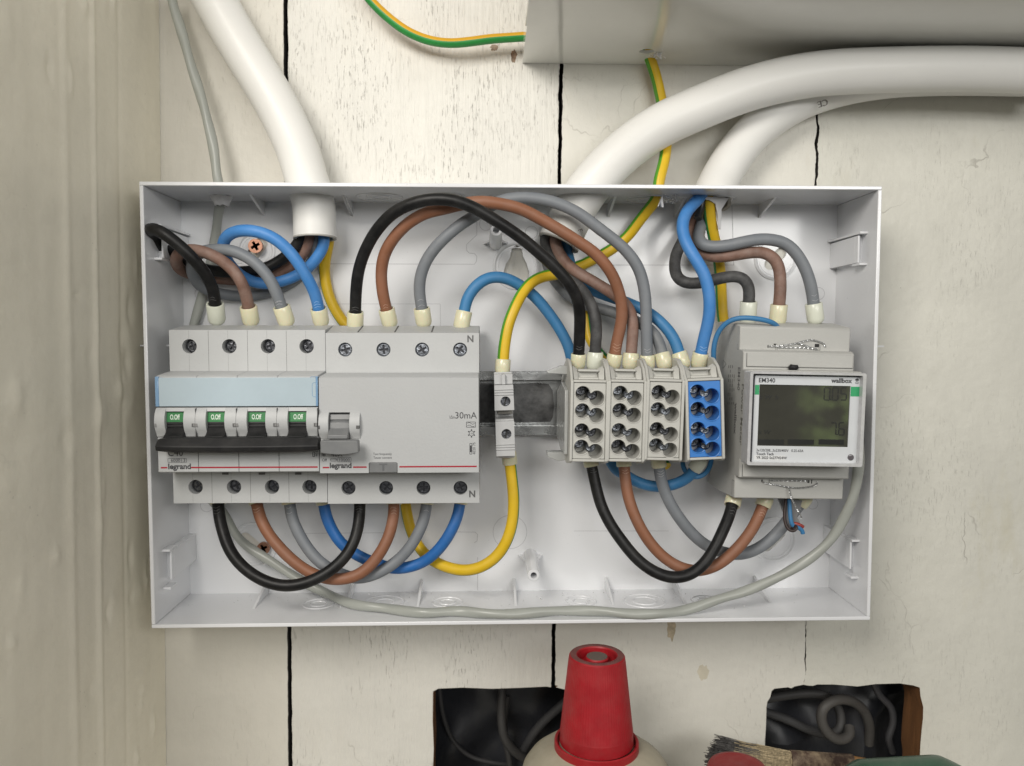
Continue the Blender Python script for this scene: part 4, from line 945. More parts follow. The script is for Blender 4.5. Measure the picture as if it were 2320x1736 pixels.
LCD = mat('display_glass', (.055, .055, .046), rough=.06, var=.15, vscale=30)
LB_ = LCD.node_tree.nodes['Principled BSDF']; LCD.node_tree.links.remove(LB_.inputs['Roughness'].links[0]); LB_.inputs['Roughness'].default_value = .025
m = MB(); m.box(dx0 - .3, dx1 + .3, 63, 66.5, dz0 - .3, dz1 + .3); sc_o = m.build('display', LCD, meter)
# digits and units
SEG = {'0': 'abcdef', '5': 'afgcd', '6': 'afgecd', '7': 'abc'}
m = MB()
def seg7(ch, x, z, w, hh_):
    P_ = {'a': ((x, z + hh_), (x + w, z + hh_)), 'b': ((x + w, z + hh_), (x + w, z + hh_ / 2)), 'c': ((x + w, z + hh_ / 2), (x + w, z)), 'd': ((x, z), (x + w, z)), 'e': ((x, z), (x, z + hh_ / 2)), 'f': ((x, z + hh_ / 2), (x, z + hh_)), 'g': ((x, z + hh_ / 2), (x + w, z + hh_ / 2))}
    for c in SEG[ch]:
        p, q = [Vector(v) for v in P_[c]]; d = (q - p) * .08; m.line([p + d, q - d], .5, 66.56, 0, .03)
for k, x in (('0', 1058), ('0', 1122), ('5', 1188)):
    a = mq('C', x, 712, 66.5); b = mq('C', x + 48, 617, 66.5); seg7(k, a[0], a[1], b[0] - a[0], b[1] - a[1])
a = mq('C', 1112, 712, 66.5); m.box(a[0] - .3, a[0] + .2, 66.52, 66.6, a[1] - .1, a[1] + .4)
for k, x in (('7', 1108), ('6', 1172)):
    a = mq('C', x, 985, 66.5); b = mq('C', x + 46, 890, 66.5); seg7(k, a[0], a[1], b[0] - a[0], b[1] - a[1])
a = mq('C', 1162, 985, 66.5); m.box(a[0] - .3, a[0] + .2, 66.52, 66.6, a[1] - .1, a[1] + .4)
a = mq('C', 552, 706, 66.5); m.text('k W  h', a[0], a[1], 3.0, 66.56, 0, shear=.15); a = mq('C', 545, 980, 66.5); m.text('k W', a[0], a[1], 3.0, 66.56, 0, shear=.15)
for (xa, xb) in ((540, 745), (775, 980), (1015, 1215)):
    a, b = mq('C', xa, 1060, 66.5), mq('C', xb, 1022, 66.5); m.box(a[0], b[0], 66.52, 66.58, a[1], b[1])
dg = m.build('display_digits', mat('lcd_segments', (.006, .007, .006), rough=.4), meter); dg.parent = sc_o
m = MB(); a = mq('C', 520, 670, 67.05); b = mq('C', 545, 594, 67); m.box(ix0 + .1, dx0 - .1, 67.0, 67.05, a[1], b[1]); m.build('green_band', GRN2, meter); m = MB()
m.box(dx1 + .1, ix1 - .1, 67.0, 67.05, a[1], b[1]); m.build('green_band', GRN2, meter)
m = MB()
a = mq('C', 546, 573, 67); m.text('EM340', a[0], a[1], 2.75, 67.05, 0, bold=.05, sx=.98)
a = mq('C', 1116, 576, 67); m.text('wallbox', a[0], a[1], 2.85, 67.05, 0, bold=.09, sx=1.02)
a = mq('C', 528, 1113, 67); m.text('3x120/208...3x230/400V   0.25-65A', a[0], a[1], 1.65, 67.05, 0, bold=.012, sx=.9)
a = mq('C', 528, 1142, 67); m.text('Touch Tech', a[0], a[1], 1.65, 67.05, 0, bold=.035, sx=.98)
a = mq('C', 528, 1171, 67); m.text('YR 2022 Sn277424W', a[0], a[1], 1.65, 67.14, 0, bold=.03, sx=.95)
a = mq('C', 1316, 560, 67); m.plate([(a[0] + .85 * math.cos(R(t)), a[1] + .0 + 1.0 * math.sin(R(t))) for t in range(0, 181, 20)], [], 67.0, 67.08)
for dx in (-.3, .3): m.box(a[0] + dx - .12, a[0] + dx + .12, 67.0, 67.08, a[1] - .9, a[1] - .02)
m.line([(a[0] + .8 * math.cos(R(t)), a[1] - .85 + .5 * math.sin(R(t))) for t in range(180, 361, 30)], .2, 67.05, 0)
m.build('printed_lettering', INK, meter)
a, b = mq('C', 512, 1180, 67), mq('C', 758, 1147, 67); MB().box(a[0], b[0], 67.0, 67.08, a[1], b[1]).build('serial_sticker', mat('sticker_pale', (.66, .67, .67), rough=.5), meter)
a = mq('C', 1266, 1160, 67); MB().lathe([(1.45, -.5), (1.4, .25), (1.0, .45), (0, .35)], (a[0], 67, a[1]), 'h', 24).build('indicator_lens', mat('lens_dark', (.10, .09, .10), rough=.2, coat=.5), meter)
# side print
m = MB(); X = mx0 - .09
def sp(x, y): p = atx('C', x, y, mx0); return p.y, mloc(p)[1]
h1, z1 = sp(382, 452); m.text('EM340', h1, z1, 4.6, 0, 0, rot=-90, plane='left', X=X, bold=.06, sx=.86)
h1, z1 = sp(362, 735); m.text('wallbox', h1, z1, 4.6, 0, 0, rot=-90, plane='left', X=X, bold=.12, sx=1.0)
h1, z1 = sp(268, 470)
for i, x in enumerate((250, 310, 335, 350)):
    h1, z1 = sp(x, 440); m.text(['Carlo 3-phase 63 A', 'Model N-L1 250 V L2 L-L 433 V', 'I: 0.25-5 (65) A  50/60 Hz', 'Temp. -25 +65 C  class 1'][i], h1, z1, 1.5, 0, 0, rot=-90, plane='left', X=X, sx=1.5) if False else None
for i, x in enumerate((308, 322, 338, 352)):
    for j in range(9):
        if random.random() < .75:
            h1, z1 = sp(x, 440 + j * 36); h2, z2 = sp(x, 462 + j * 36 + random.uniform(-4, 8)); m.box(X - .02, X + .02, h1 - .35, h1 + .35, z2, z1)
ta, tb_, tc_ = sp(262, 398), sp(288, 430), sp(262, 465)
for p, q in ((ta, tb_), (tb_, tc_), (tc_, ta)):
    d = Vector((q[0] - p[0], q[1] - p[1])).normalized(); n_ = Vector((-d.y, d.x)) * .14
    m.hexa([(X - .02, p[0] + n_.x, p[1] + n_.y), (X - .02, q[0] + n_.x, q[1] + n_.y), (X - .02, q[0] - n_.x, q[1] - n_.y), (X - .02, p[0] - n_.x, p[1] - n_.y)], [(X + .02, p[0] + n_.x, p[1] + n_.y), (X + .02, q[0] + n_.x, q[1] + n_.y), (X + .02, q[0] - n_.x, q[1] - n_.y), (X + .02, p[0] - n_.x, p[1] - n_.y)])
m.build('side_lettering', mat('side_ink', (.14, .14, .14)), meter)
m = MB(); X2 = mx0 - .09
p = atx('C', 432, 585, X2); m.text('Power Meter', p.y - 3.6, mloc(p)[1], 4.4, 0, 0, rot=-90, plane='left', X=X2, bold=.08, sx=1.2)
m.build('side_title', mat('side_title_ink', (.17, .17, .155)), meter)
# sealing eyes and wires
m = MB()
for (k, xa, ya, xb, yb) in (('C', 616, 303, 626, 283), ('C', 665, 283, 682, 272), ('C', 985, 300, 1020, 274), ('C', 568, 1352, 580, 1334), ('C', 928, 1360, 945, 1338), ('C', 957, 1365, 966, 1335)):
    a, b = mq(k, xa, ya, 48), mq(k, xb, yb, 48); m.box(a[0], b[0], 47, 48.04, a[1], b[1])
m.build('sealing_slot', DRK, meter)
m = MB()
for (x, y0, y1) in ((688, 272, 332), (1025, 272, 332), (637, 1330, 1366)):
    a, b = mq('C', x - 8, y1, 48), mq('C', x, y0, 48); m.box(a[0], b[0], 47.5, 48.8, a[1], b[1])
m.build('sealing_lug', MTR, meter, bevel=.15)
def twist(m, pts, r, RR, pitch):
    c = catmull(pts, .25); L_ = 0; A = []; B2 = []
    for i, p in enumerate(c):
        if i: L_ += (p - c[i - 1]).length
        t = (c[min(i + 1, len(c) - 1)] - c[max(i - 1, 0)]).normalized(); u = t.cross(Vector((0, 1, 0))).normalized(); v = t.cross(u)
        a = 2 * math.pi * L_ / pitch; d = u * math.cos(a) * RR + v * math.sin(a) * RR; A.append(p + d); B2.append(p - d)
    m.tube(A, r, n=6); m.tube(B2, r, n=6)
C_ = lambda L: [at('C', *p) for p in L]
m = MB()
twist(m, C_([(622, 293, 48.4), (690, 291, 49.2), (780, 278, 49.0), (850, 266, 48.9), (905, 250, 49), (960, 241, 49), (1020, 255, 49), (1065, 278, 48.9), (1068, 300, 48.6)]), .16, .24, 2.0)
twist(m, C_([(700, 299, 48.9), (800, 301, 48.9), (900, 302, 48.9), (1000, 312, 49)]), .16, .24, 2.0); twist(m, C_([(850, 266, 49.2), (900, 280, 49.4), (960, 302, 49.4), (1010, 318, 49)]), .16, .2, 2.0)
tag(m.build('seal_wire', SEAL), 'twisted silver sealing wire looped across the upper cover of the energy meter', 'seal wire', 'sealing wires on the meter')
m = MB()
twist(m, C_([(575, 1348, 48.4), (600, 1360, 48.9), (690, 1375, 49), (785, 1393, 49.1), (850, 1398, 49.1), (930, 1392, 49.1), (990, 1378, 49), (1008, 1362, 48.6), (1005, 1350, 48.4)]), .16, .24, 2.0)
twist(m, C_([(640, 1342, 48.9), (740, 1342, 48.9), (840, 1343, 48.9), (935, 1345, 48.9)]), .16, .24, 2.0)
twist(m, C_([(785, 1393, 49.4), (790, 1430, 49.8), (805, 1480, 50), (825, 1520, 50), (850, 1565, 49), (870, 1600, 48), (885, 1638, 47)]), .18, .3, 2.0)
tag(m.build('seal_wire', SEAL), 'twisted silver sealing wire on the lower cover of the energy meter with a dangling tail', 'seal wire', 'sealing wires on the meter')
m = MB(); p = at('C', 818, 458, 55); m.lathe([(0, -1), (1.9, -.6), (2.2, .2), (1.4, 1.2), (0, 1.5)], (p.x, 55, p.z), 'h', 9)
for i, v in enumerate(m.v): m.v[i] = (p.x + (v[0] - p.x) * 1.15, v[1], p.z + (v[2] - p.z) * .72 + .3 * math.sin(v[0] * 3))
m.tube(catmull([p + Vector((.5, .8, .2)), p + Vector((1.2, 1, 1.2)), p + Vector((2.1, .6, .4)), p + Vector((1.9, .3, -.2))], .3), .3, n=6)
tag(m.build('seal_plug', BLK), 'tiny black seal plug lying on the ledge above the meter display', 'seal')

# ------------------------------------------------------------------ conductors
def sweep_dir(m, prof, p, d, n=26, mi=0):
    d = d.normalized(); u = d.cross(Vector((0, 1, 0)))
    if u.length < .1: u = d.cross(Vector((1, 0, 0)))
    u.normalize(); v = d.cross(u); k = len(prof); vs = []; fs = []
    for i in range(n):
        a = 2 * math.pi * i / n
        for r, t in prof: vs.append(p + d * t + u * (r * math.cos(a)) + v * (r * math.sin(a)))
    for i in range(n):
        j = (i + 1) % n
        for q in range(k - 1): fs.append((i * k + q, i * k + q + 1, j * k + q + 1, j * k + q))
    m.add(vs, fs, mi)
def ferr(parent, p, d, L_=9.5, ro=4.1, rw=2.7, mt=None, fat=0, direction=None):
    d = (direction or d).normalized()
    m = MB(); sweep_dir(m, [(rw + .1, 2.0), (rw + .25, -.3), (rw + .45, -.8), (ro - .25, -.9), (ro, -.6), (ro + fat, L_ - 2.6), (ro - .5 + fat, L_ - 1.0), (ro - 1.6, L_), (0, L_)], p, d)
    m.build('ferrule', mt or FER, parent, smooth=50)
def wire(label, pts, r, mt, fr=(), stripe=None, cat='wire', group=None, name='wire', n=20, step=1.2, marks=None):
    marks = {WB: MKB, WN: MKN, WG: MKG, WU: MKU}.get(mt)
    P = catmull([at(*p) for p in pts], step)
    sd = random.uniform(0, 90); kk = len(P)
    for i, p in enumerate(P):     # stiff insulation never bends quite evenly
        e = min(1, i * step / 14, (kk - 1 - i) * step / 14) * (.42 if r > 2 else .1)
        q = p * .045 + Vector((sd, 0, 0)); P[i] = p + Vector((noise.noise(q), .7 * noise.noise(q + Vector((7, 3, 1))), noise.noise(q + Vector((1, 9, 4))))) * e
    m = MB(); mts = [mt]
    rf = (lambda t: r * (1 + .022 * noise.noise(Vector((t * kk * step * .09, sd, 2)))))
    if stripe: mts.append(stripe[2]); st = (stripe[0], stripe[1], 1)
    else: st = None
    m.tube(P, rf, n=n, stripe=st)
    o = m.build(name, mts); tag(o, label, cat, group)
    ORG[o.name] = Vector((0, 0, 0))
    if fr and marks:
        mm_ = MB()
        for f in fr:
            for q in range(4):
                if random.random() < .2: continue
                i_ = int((2.6 + q * 1.05) / step); i_ = i_ if f[0] == 's' else len(P) - 1 - i_
                c = P[i_]; t = (P[i_ + 1] - P[i_ - 1]).normalized(); u = Vector((0, 1, 0)); u = (u - t * u.dot(t)).normalized(); v = t.cross(u); a0 = random.uniform(-.75, -.4); a1 = random.uniform(.3, .7)
                mm_.tube([c + (u * math.cos(a0 + (a1 - a0) * k_ / 6) + v * math.sin(a0 + (a1 - a0) * k_ / 6)) * (r + .02) + t * (.3 * math.cos(k_ - 3)) for k_ in range(7)], .11, n=5)
        if mm_.v: mm_.build('crimp_marks', marks, o)
    for f in fr:
        end, L_, ro = f[:3]; mf = f[3] if len(f) > 3 else None
        if end == 's': ferr(o, P[0], P[0] - P[3], L_, ro, r, mf)
        else: ferr(o, P[-1], P[-1] - P[-4], L_, ro, r, mf)
    return o, P
rW = 2.78
MKB = mat('crimp_mark_dark', (.09, .09, .09)); MKN = mat('crimp_mark_brown', (.48, .30, .22)); MKG = mat('crimp_mark_grey', (.42, .43, .45)); MKU = mat('crimp_mark_blue', (.30, .50, .78))
G1_ = 'wires into the top of the four pole breaker'; G2_ = 'long arched wires from the residual current device'; G3_ = 'looped wires under the breaker'; G4_ = 'looped wires from terminal blocks to the meter'; G5_ = 'supply wires from the middle conduit'; G6_ = 'supply wires from the right conduit to the meter'
K = lambda k, L: [(k, *p) for p in L]
wire('thick black wire bulging to the left wall of the enclosure, into the first breaker pole', K('1', [(690, 1145, 31), (675, 1020, 35), (620, 900, 39), (500, 755, 45), (360, 620, 47.5), (250, 540, 48), (170, 510, 46), (135, 530, 41), (150, 580, 35), (220, 640, 30), (400, 760, 20), (620, 850, 16), (860, 870, 14), (1080, 850, 13), (1240, 770, 13), (1350, 680, 14), (1400, 590, 16), (1410, 520, 16)]), rW, WB, [('s', 10, 4.15, FERW)], group=G1_)
wire('brown wire with a short tight bend, into the second breaker pole', K('1', [(968, 1170, 31), (945, 1060, 34), (885, 920, 37), (780, 800, 38), (640, 715, 39), (520, 685, 38), (400, 705, 34), (355, 770, 29), (400, 850, 21), (540, 900, 10), (750, 930, 7), (1000, 935, 6.5), (1220, 880, 7), (1370, 790, 9), (1440, 690, 12), (1470, 590, 15), (1470, 520, 15)]), rW, WND, [('s', 9, 4.1)], group=G1_)
wire('grey wire curving down behind the others, into the third breaker pole', K('1', [(1245, 1170, 31), (1215, 1080, 33), (1140, 920, 35), (1020, 790, 36), (860, 700, 36), (700, 680, 34), (560, 710, 30), (500, 790, 26), (510, 900, 20), (590, 1000, 13), (740, 1055, 7), (930, 1075, 3.2), (1130, 1040, 3), (1320, 960, 3.2), (1460, 840, 4), (1520, 720, 8), (1540, 600, 12), (1540, 520, 12)]), rW, WG, [('s', 9.3, 4.1)], group=G1_)
wire('blue wire arching over the copper screw, into the fourth breaker pole', K('1', [(1553, 1185, 31), (1530, 1080, 34), (1460, 920, 38), (1360, 760, 41), (1220, 620, 43), (1060, 540, 43), (900, 525, 41), (785, 575, 36), (755, 670, 30), (800, 790, 23), (890, 890, 18), (1010, 955, 15), (1140, 970, 14), (1310, 925, 13), (1460, 840, 14), (1560, 720, 15), (1600, 630, 16), (1590, 520, 16)]), rW, WU, [('s', 8.5, 3.95)], group=G1_)
wire('yellow and green earth wire looping from below up to the narrow earth terminal', K('1', [(1640, 540, 10), (1635, 640, 7), (1612, 750, 5), (1602, 900, 3.5), (1640, 1080, 3.2), (1700, 1200, 3.2), (1770, 1300, 3.2), (1900, 1430, 3.2)]) + K('E', [(330, -250, 3.2), (410, 0, 4), (435, 150, 7), (455, 260, 9), (495, 400, 12), (565, 530, 16), (660, 620, 20), (790, 685, 25), (930, 708, 29), (1080, 675, 32), (1210, 580, 33), (1295, 440, 34), (1335, 290, 34), (1342, 120, 34), (1332, 0, 34)]) + K('A', [(378, 1345, 34)]), rW, WY, [('e', 7, 3.7)], stripe=(-100, -50, WYG2), cat='earth wire')
wire('yellow and green earth wire rising from the earth terminal and out through the top', K('A', [(300, 190, 34)]) + K('4', [(1440, 1500, 34), (1470, 1330, 34), (1525, 1180, 33), (1590, 1050, 30), (1680, 950, 27), (1790, 900, 23), (1900, 885, 20)]) + K('5', [(250, 868, 17), (400, 828, 14), (540, 765, 12), (690, 675, 12), (820, 565, 14), (930, 420, 18), (1020, 310, 22), (1068, 240, 25)]) + K('U', [(1968, 1150, 25), (2005, 1000, 22), (2018, 880, 16), (2008, 740, 9), (1985, 620, 6), (1945, 460, 5), (1900, 325, 5), (1880, 270, 5)]), rW, WY, [('s', 7, 3.7)], stripe=(42, 115, WYG), cat='earth wire')
wire('black arched wire, uppermost of the three that cross to the terminal blocks', K('4', [(203, 1215, 31), (205, 1050, 34), (225, 880, 37), (280, 700, 41), (380, 520, 46), (520, 380, 51), (690, 295, 55), (870, 262, 57), (1050, 280, 58), (1220, 350, 57), (1390, 450, 56), (1550, 560, 54), (1700, 680, 52), (1850, 815, 50), (1970, 950, 48), (2050, 1090, 45), (2075, 1220, 41), (2073, 1400, 37), (2062, 1565, 35)]), rW, WB, [('s', 8.5, 3.95), ('e', 7, 3.6)], group=G2_)
wire('brown arched wire crossing just beneath the black arch', K('4', [(465, 1192, 31), (432, 1050, 34), (418, 890, 36), (445, 730, 39), (520, 590, 42), (640, 460, 45), (780, 380, 47), (930, 345, 48), (1080, 310, 48.5), (1240, 285, 49), (1400, 300, 49), (1580, 345, 48.5), (1750, 430, 47.5), (1900, 515, 47)]) + K('5', [(400, 615, 46), (540, 712, 45), (650, 830, 44), (725, 960, 42), (762, 1100, 40), (768, 1230, 38), (750, 1350, 36), (722, 1470, 35), (708, 1565, 34)]), rW, WN, [('s', 8.5, 3.95), ('e', 7, 3.6)], group=G2_)
wire('grey arched wire, lowest at its left foot, reaching the third terminal block', K('4', [(757, 1185, 31), (740, 1070, 33), (742, 940, 35), (780, 810, 37), (850, 690, 39), (950, 580, 41), (1070, 480, 42), (1190, 405, 42.5), (1320, 325, 43), (1450, 268, 43), (1600, 252, 43), (1760, 268, 43), (1920, 315, 43), (2060, 380, 43)]) + K('5', [(540, 475, 42), (690, 590, 41), (820, 715, 40), (910, 850, 39), (950, 1000, 38), (968, 1180, 37), (975, 1380, 36), (980, 1575, 34.5)]), rW, WG, [('s', 8.5, 3.95), ('e', 7, 3.6)], group=G2_)
wire('blue wire from the wide residual current device diving behind the terminal blocks', K('4', [(1108, 1210, 31), (1130, 1100, 31), (1190, 1000, 31), (1280, 930, 30), (1380, 910, 29), (1490, 935, 27), (1600, 1000, 25), (1710, 1090, 23), (1820, 1220, 22), (1910, 1350, 22), (1985, 1500, 22)]) + K('B', [(290, 260, 20), (420, 650, 12), (560, 1050, 11), (700, 1300, 13), (790, 1440, 17)]) + K('F', [(330, 55, 19), (430, 120, 22), (540, 160, 24), (640, 168, 26), (740, 145, 28), (810, 108, 30), (855, 65, 32), (872, 30, 33)]), rW, WUM, [('s', 8.8, 3.95), ('e', 7, 3.7, FERW)])
# from the middle conduit
wire('dusty black wire rising from the first terminal block to the middle conduit', K('5', [(545, 1550, 35), (553, 1400, 36), (548, 1280, 36), (520, 1160, 35), (460, 1050, 31), (380, 960, 26), (280, 850, 22), (190, 740, 20), (130, 650, 20), (135, 560, 22), (180, 470, 22)]), rW, WBD, [('s', 8.5, 3.9, FERW)], group=G5_)
wire('dusty brown wire slanting from the middle conduit to the second terminal block', K('5', [(845, 1560, 35), (855, 1420, 35), (862, 1300, 34), (835, 1190, 33), (770, 1110, 32), (660, 1030, 31), (530, 950, 29), (390, 870, 27), (290, 780, 25), (230, 690, 24), (205, 600, 23), (230, 500, 22)]), rW, WND, [('s', 7.5, 3.85)], group=G5_)
wire('grey wire dipping behind the other supply wires to the third terminal block', K('5', [(1105, 1560, 34), (1075, 1450, 33), (1000, 1350, 30), (880, 1280, 25), (740, 1220, 19), (590, 1180, 14), (450, 1140, 11), (330, 1070, 10), (220, 950, 10), (150, 820, 12), (140, 700, 16), (200, 560, 20)]), rW, WGD, [('s', 7.5, 3.85)], group=G5_)
wire('blue wire swinging from the middle conduit to the blue terminal block', K('5', [(1248, 1555, 34), (1205, 1430, 33), (1130, 1320, 31), (1020, 1225, 28), (880, 1155, 24), (720, 1095, 20), (570, 1040, 17), (440, 970, 15), (360, 870, 14), (325, 770, 15), (312, 680, 17), (300, 560, 20)]), rW, WUM, [('s', 7.5, 3.85)], group=G5_)
wire('yellow and green earth wire ending in a cut end below the third terminal block', K('5', [(290, 600, 18), (330, 760, 10), (400, 930, 5), (455, 1130, 4), (480, 1300, 5), (500, 1430, 7), (560, 1520, 9), (640, 1600, 10)]) + K('B', [(780, 420, 10.5), (1000, 800, 10.5), (1200, 1150, 11), (1300, 1310, 16), (1358, 1388, 20)]), 2.3, WY, stripe=(20, 110, WYG2), cat='earth wire')
# from the right conduit
wire('bright blue wire snaking down from the right conduit to the blue terminal block', K('5', [(1440, 215, 26), (1400, 270, 28), (1325, 345, 31), (1280, 440, 34), (1278, 540, 36), (1315, 650, 39), (1385, 765, 41), (1450, 870, 42), (1485, 1000, 42), (1500, 1140, 41), (1490, 1280, 39), (1455, 1420, 37), (1425, 1555, 35)]), rW + .12, WU, [('e', 7.5, 3.85)], group=G6_)
wire('yellow and green earth wire hanging from the right conduit behind the meter', K('5', [(1488, 215, 24), (1495, 300, 23), (1505, 420, 20), (1530, 560, 16), (1560, 700, 11), (1582, 850, 8), (1595, 1000, 6), (1602, 1150, 5), (1608, 1260, 5), (1640, 1420, 4)]), rW + .1, WY, stripe=(-125, -52, WYG2), cat='earth wire')
wire('grey wire sweeping from the right conduit to the third meter input', K('5', [(1460, 300, 14), (1450, 420, 15), (1415, 520, 18), (1408, 600, 22), (1445, 650, 25), (1520, 662, 27), (1640, 655, 29), (1780, 625, 31), (1920, 602, 32)]) + K('6', [(740, 605, 33), (850, 635, 33), (940, 720, 33), (1010, 840, 33), (1055, 980, 33), (1080, 1145, 32)]), rW + .1, WG, [('e', 9.3, 4.1, FERW)], group=G6_)
wire('dusty brown wire under the grey one, into the middle meter input', K('5', [(1430, 300, 10), (1370, 420, 10), (1345, 520, 12), (1370, 640, 15), (1430, 715, 19), (1530, 742, 23), (1680, 735, 27), (1830, 712, 29), (1930, 705, 30)]) + K('6', [(700, 718, 31), (765, 765, 32), (800, 850, 32.5), (806, 960, 33), (800, 1060, 33), (790, 1155, 32)]), rW + .1, WND, [('e', 9.3, 4.1)], group=G6_)
wire('dull black wire doubling back under the blue one, into the first meter input', K('5', [(1400, 330, 6), (1340, 470, 8), (1280, 600, 12), (1220, 730, 17), (1208, 840, 22), (1240, 930, 26), (1320, 968, 29), (1420, 962, 30.5), (1530, 938, 31), (1640, 910, 32), (1740, 902, 33), (1805, 935, 33.5), (1832, 1010, 33.5), (1825, 1130, 32)]), rW + .05, WBD, [('e', 10, 4.1, FERW)], group=G6_)
wire('short cut off black wire end in the mouth of the right conduit', K('5', [(1450, 230, 24), (1430, 320, 23), (1402, 425, 25)]), 2.0, mat('cut_black', (.015, .015, .015), rough=.3), group=G6_)
# under the breaker
wire('black looped wire, deepest of the loops under the breaker', K('D', [(716, 140, 28), (722, 240, 30), (748, 380, 33), (800, 520, 36), (880, 640, 39), (990, 740, 42), (1120, 808, 44), (1270, 838, 45), (1420, 822, 45), (1570, 765, 44), (1700, 675, 42), (1800, 565, 40), (1868, 430, 37), (1895, 290, 33), (1900, 140, 30)]), rW, WB, [('s', 6, 3.8), ('e', 6, 3.8)], group=G3_)
wire('brown looped wire under the breaker, crossing behind the black loop', K('D', [(1036, 140, 28), (1065, 260, 30), (1135, 400, 33), (1245, 540, 35), (1380, 660, 36), (1530, 745, 37), (1690, 785, 38), (1850, 762, 38), (1985, 675, 37), (2085, 545, 36), (2148, 400, 34), (2180, 260, 32), (2184, 145, 30)]), rW, WN, [('s', 6, 3.8), ('e', 6.5, 3.8)], group=G3_)
wire('grey looped wire under the breaker, crossing behind the brown loop', K('D', [(1312, 140, 28), (1335, 270, 29), (1395, 410, 30), (1480, 545, 31), (1590, 660, 32), (1730, 735, 32)]) + K('E', [(0, 772, 32), (110, 765, 32), (240, 715, 32), (370, 625, 31), (480, 505, 31), (560, 370, 30), (602, 250, 29), (615, 140, 28)]), rW, WG, [('s', 6, 3.8), ('e', 6, 3.8)], group=G3_)
wire('deep blue looped wire under the breaker, shallowest of the loops', K('D', [(1597, 140, 25), (1615, 250, 25), (1665, 370, 25), (1755, 490, 25), (1880, 580, 25), (2030, 648, 25)]) + K('E', [(330, 692, 25), (460, 680, 26), (580, 640, 27), (690, 560, 29), (780, 450, 30), (845, 330, 30), (880, 230, 29), (893, 140, 28)]), rW, WUD, [('s', 6, 3.8), ('e', 6, 3.8)], group=G3_)
# terminal blocks to meter
wire('black looped wire from the first terminal block to the meter', K('F', [(126, 10, 33), (148, 120, 34), (188, 280, 36), (258, 430, 39), (355, 570, 42), (465, 695, 45), (590, 780, 47), (710, 816, 48), (830, 795, 48), (930, 718, 47), (1005, 610, 45), (1070, 480, 42), (1115, 370, 39), (1135, 292, 36)]), rW, WB, [('s', 6.5, 3.7), ('e', 6, 3.95)], group=G4_)
wire('brown looped wire from the second terminal block to the meter', K('F', [(360, 10, 32), (368, 110, 33), (392, 250, 35), (445, 400, 37), (525, 540, 38), (630, 660, 39), (750, 740, 40), (880, 770, 40.5), (1010, 735, 40), (1130, 650, 39), (1235, 535, 38), (1310, 410, 36), (1355, 300, 34)]), rW, WN, [('s', 6.5, 3.7), ('e', 6, 3.9)], group=G4_)
wire('grey looped wire from the third terminal block to the meter', K('F', [(610, 15, 32), (627, 120, 32), (672, 240, 32), (740, 365, 32), (835, 490, 31), (955, 590, 30), (1090, 642, 29), (1215, 650, 28), (1340, 600, 27), (1440, 520, 27), (1520, 425, 28), (1580, 340, 29), (1625, 285, 30)]), rW + .1, WG, [('s', 6.5, 3.7), ('e', 6, 3.9)], group=G4_)
wire('thin blue wire hooked over the corner of the meter and under the blue terminal block', K('C', [(700, 150, 44), (685, 120, 47), (640, 98, 48), (540, 78, 48), (420, 68, 46), (320, 90, 43), (250, 150, 40), (208, 240, 38), (195, 330, 36), (198, 420, 33)]) + K('B', [(1900, 330, 24), (1900, 800, 16), (1885, 1150, 20), (1862, 1330, 26), (1830, 1430, 30), (1760, 1500, 32), (1680, 1522, 32), (1595, 1485, 31), (1548, 1420, 28), (1535, 1350, 25), (1540, 1280, 22)]), 1.2, WUM, n=14)
# thin measuring wires with a grey sleeve
wire('thin brown black wire looping under the meter', K('X', [(672, 640, 36), (650, 800, 37), (640, 950, 38), (650, 1100, 39), (700, 1220, 40), (790, 1275, 41), (860, 1250, 41), (880, 1190, 41), (850, 1160, 40), (810, 1180, 39), (760, 1250, 38)]), .75, mat('thin_dark_brown', (.03, .016, .014)), n=10, step=.5)
wire('thin blue wire dropping beside the brown black loop', K('X', [(720, 640, 36), (735, 800, 37), (745, 950, 38), (765, 1100, 39), (800, 1180, 39), (880, 1190, 39), (940, 1230, 39), (990, 1275, 39), (985, 1320, 39)]), 1.0, WUM, n=10, step=.5)
wire('short red wire stub poking from the grey sleeve below the meter', K('X', [(820, 1130, 37), (900, 1140, 38), (990, 1195, 38)]), .9, mat('thin_red', (.28, .03, .02)), n=10, step=.5)
m = MB(); sq = [at('X', x, y, 33) for x, y in ((510, 640), (960, 690), (955, 815), (860, 1000), (935, 1110), (860, 1115), (800, 1140), (740, 1215), (640, 960), (610, 900))]
m.add([(p.x, p.y + (.8 if i % 2 else 0), p.z) for i, p in enumerate(sq)] + [(p.x, p.y - 1.2, p.z) for p in sq], [list(range(10)), list(range(19, 9, -1))] + [(i, i + 10, (i + 1) % 10 + 10, (i + 1) % 10) for i in range(10)])
tag(m.build('cable_sleeve', mat('sleeve_grey', (.22, .22, .225), rough=.35)), 'cut grey cable sleeve hanging below the meter around the thin wires', 'sleeve')

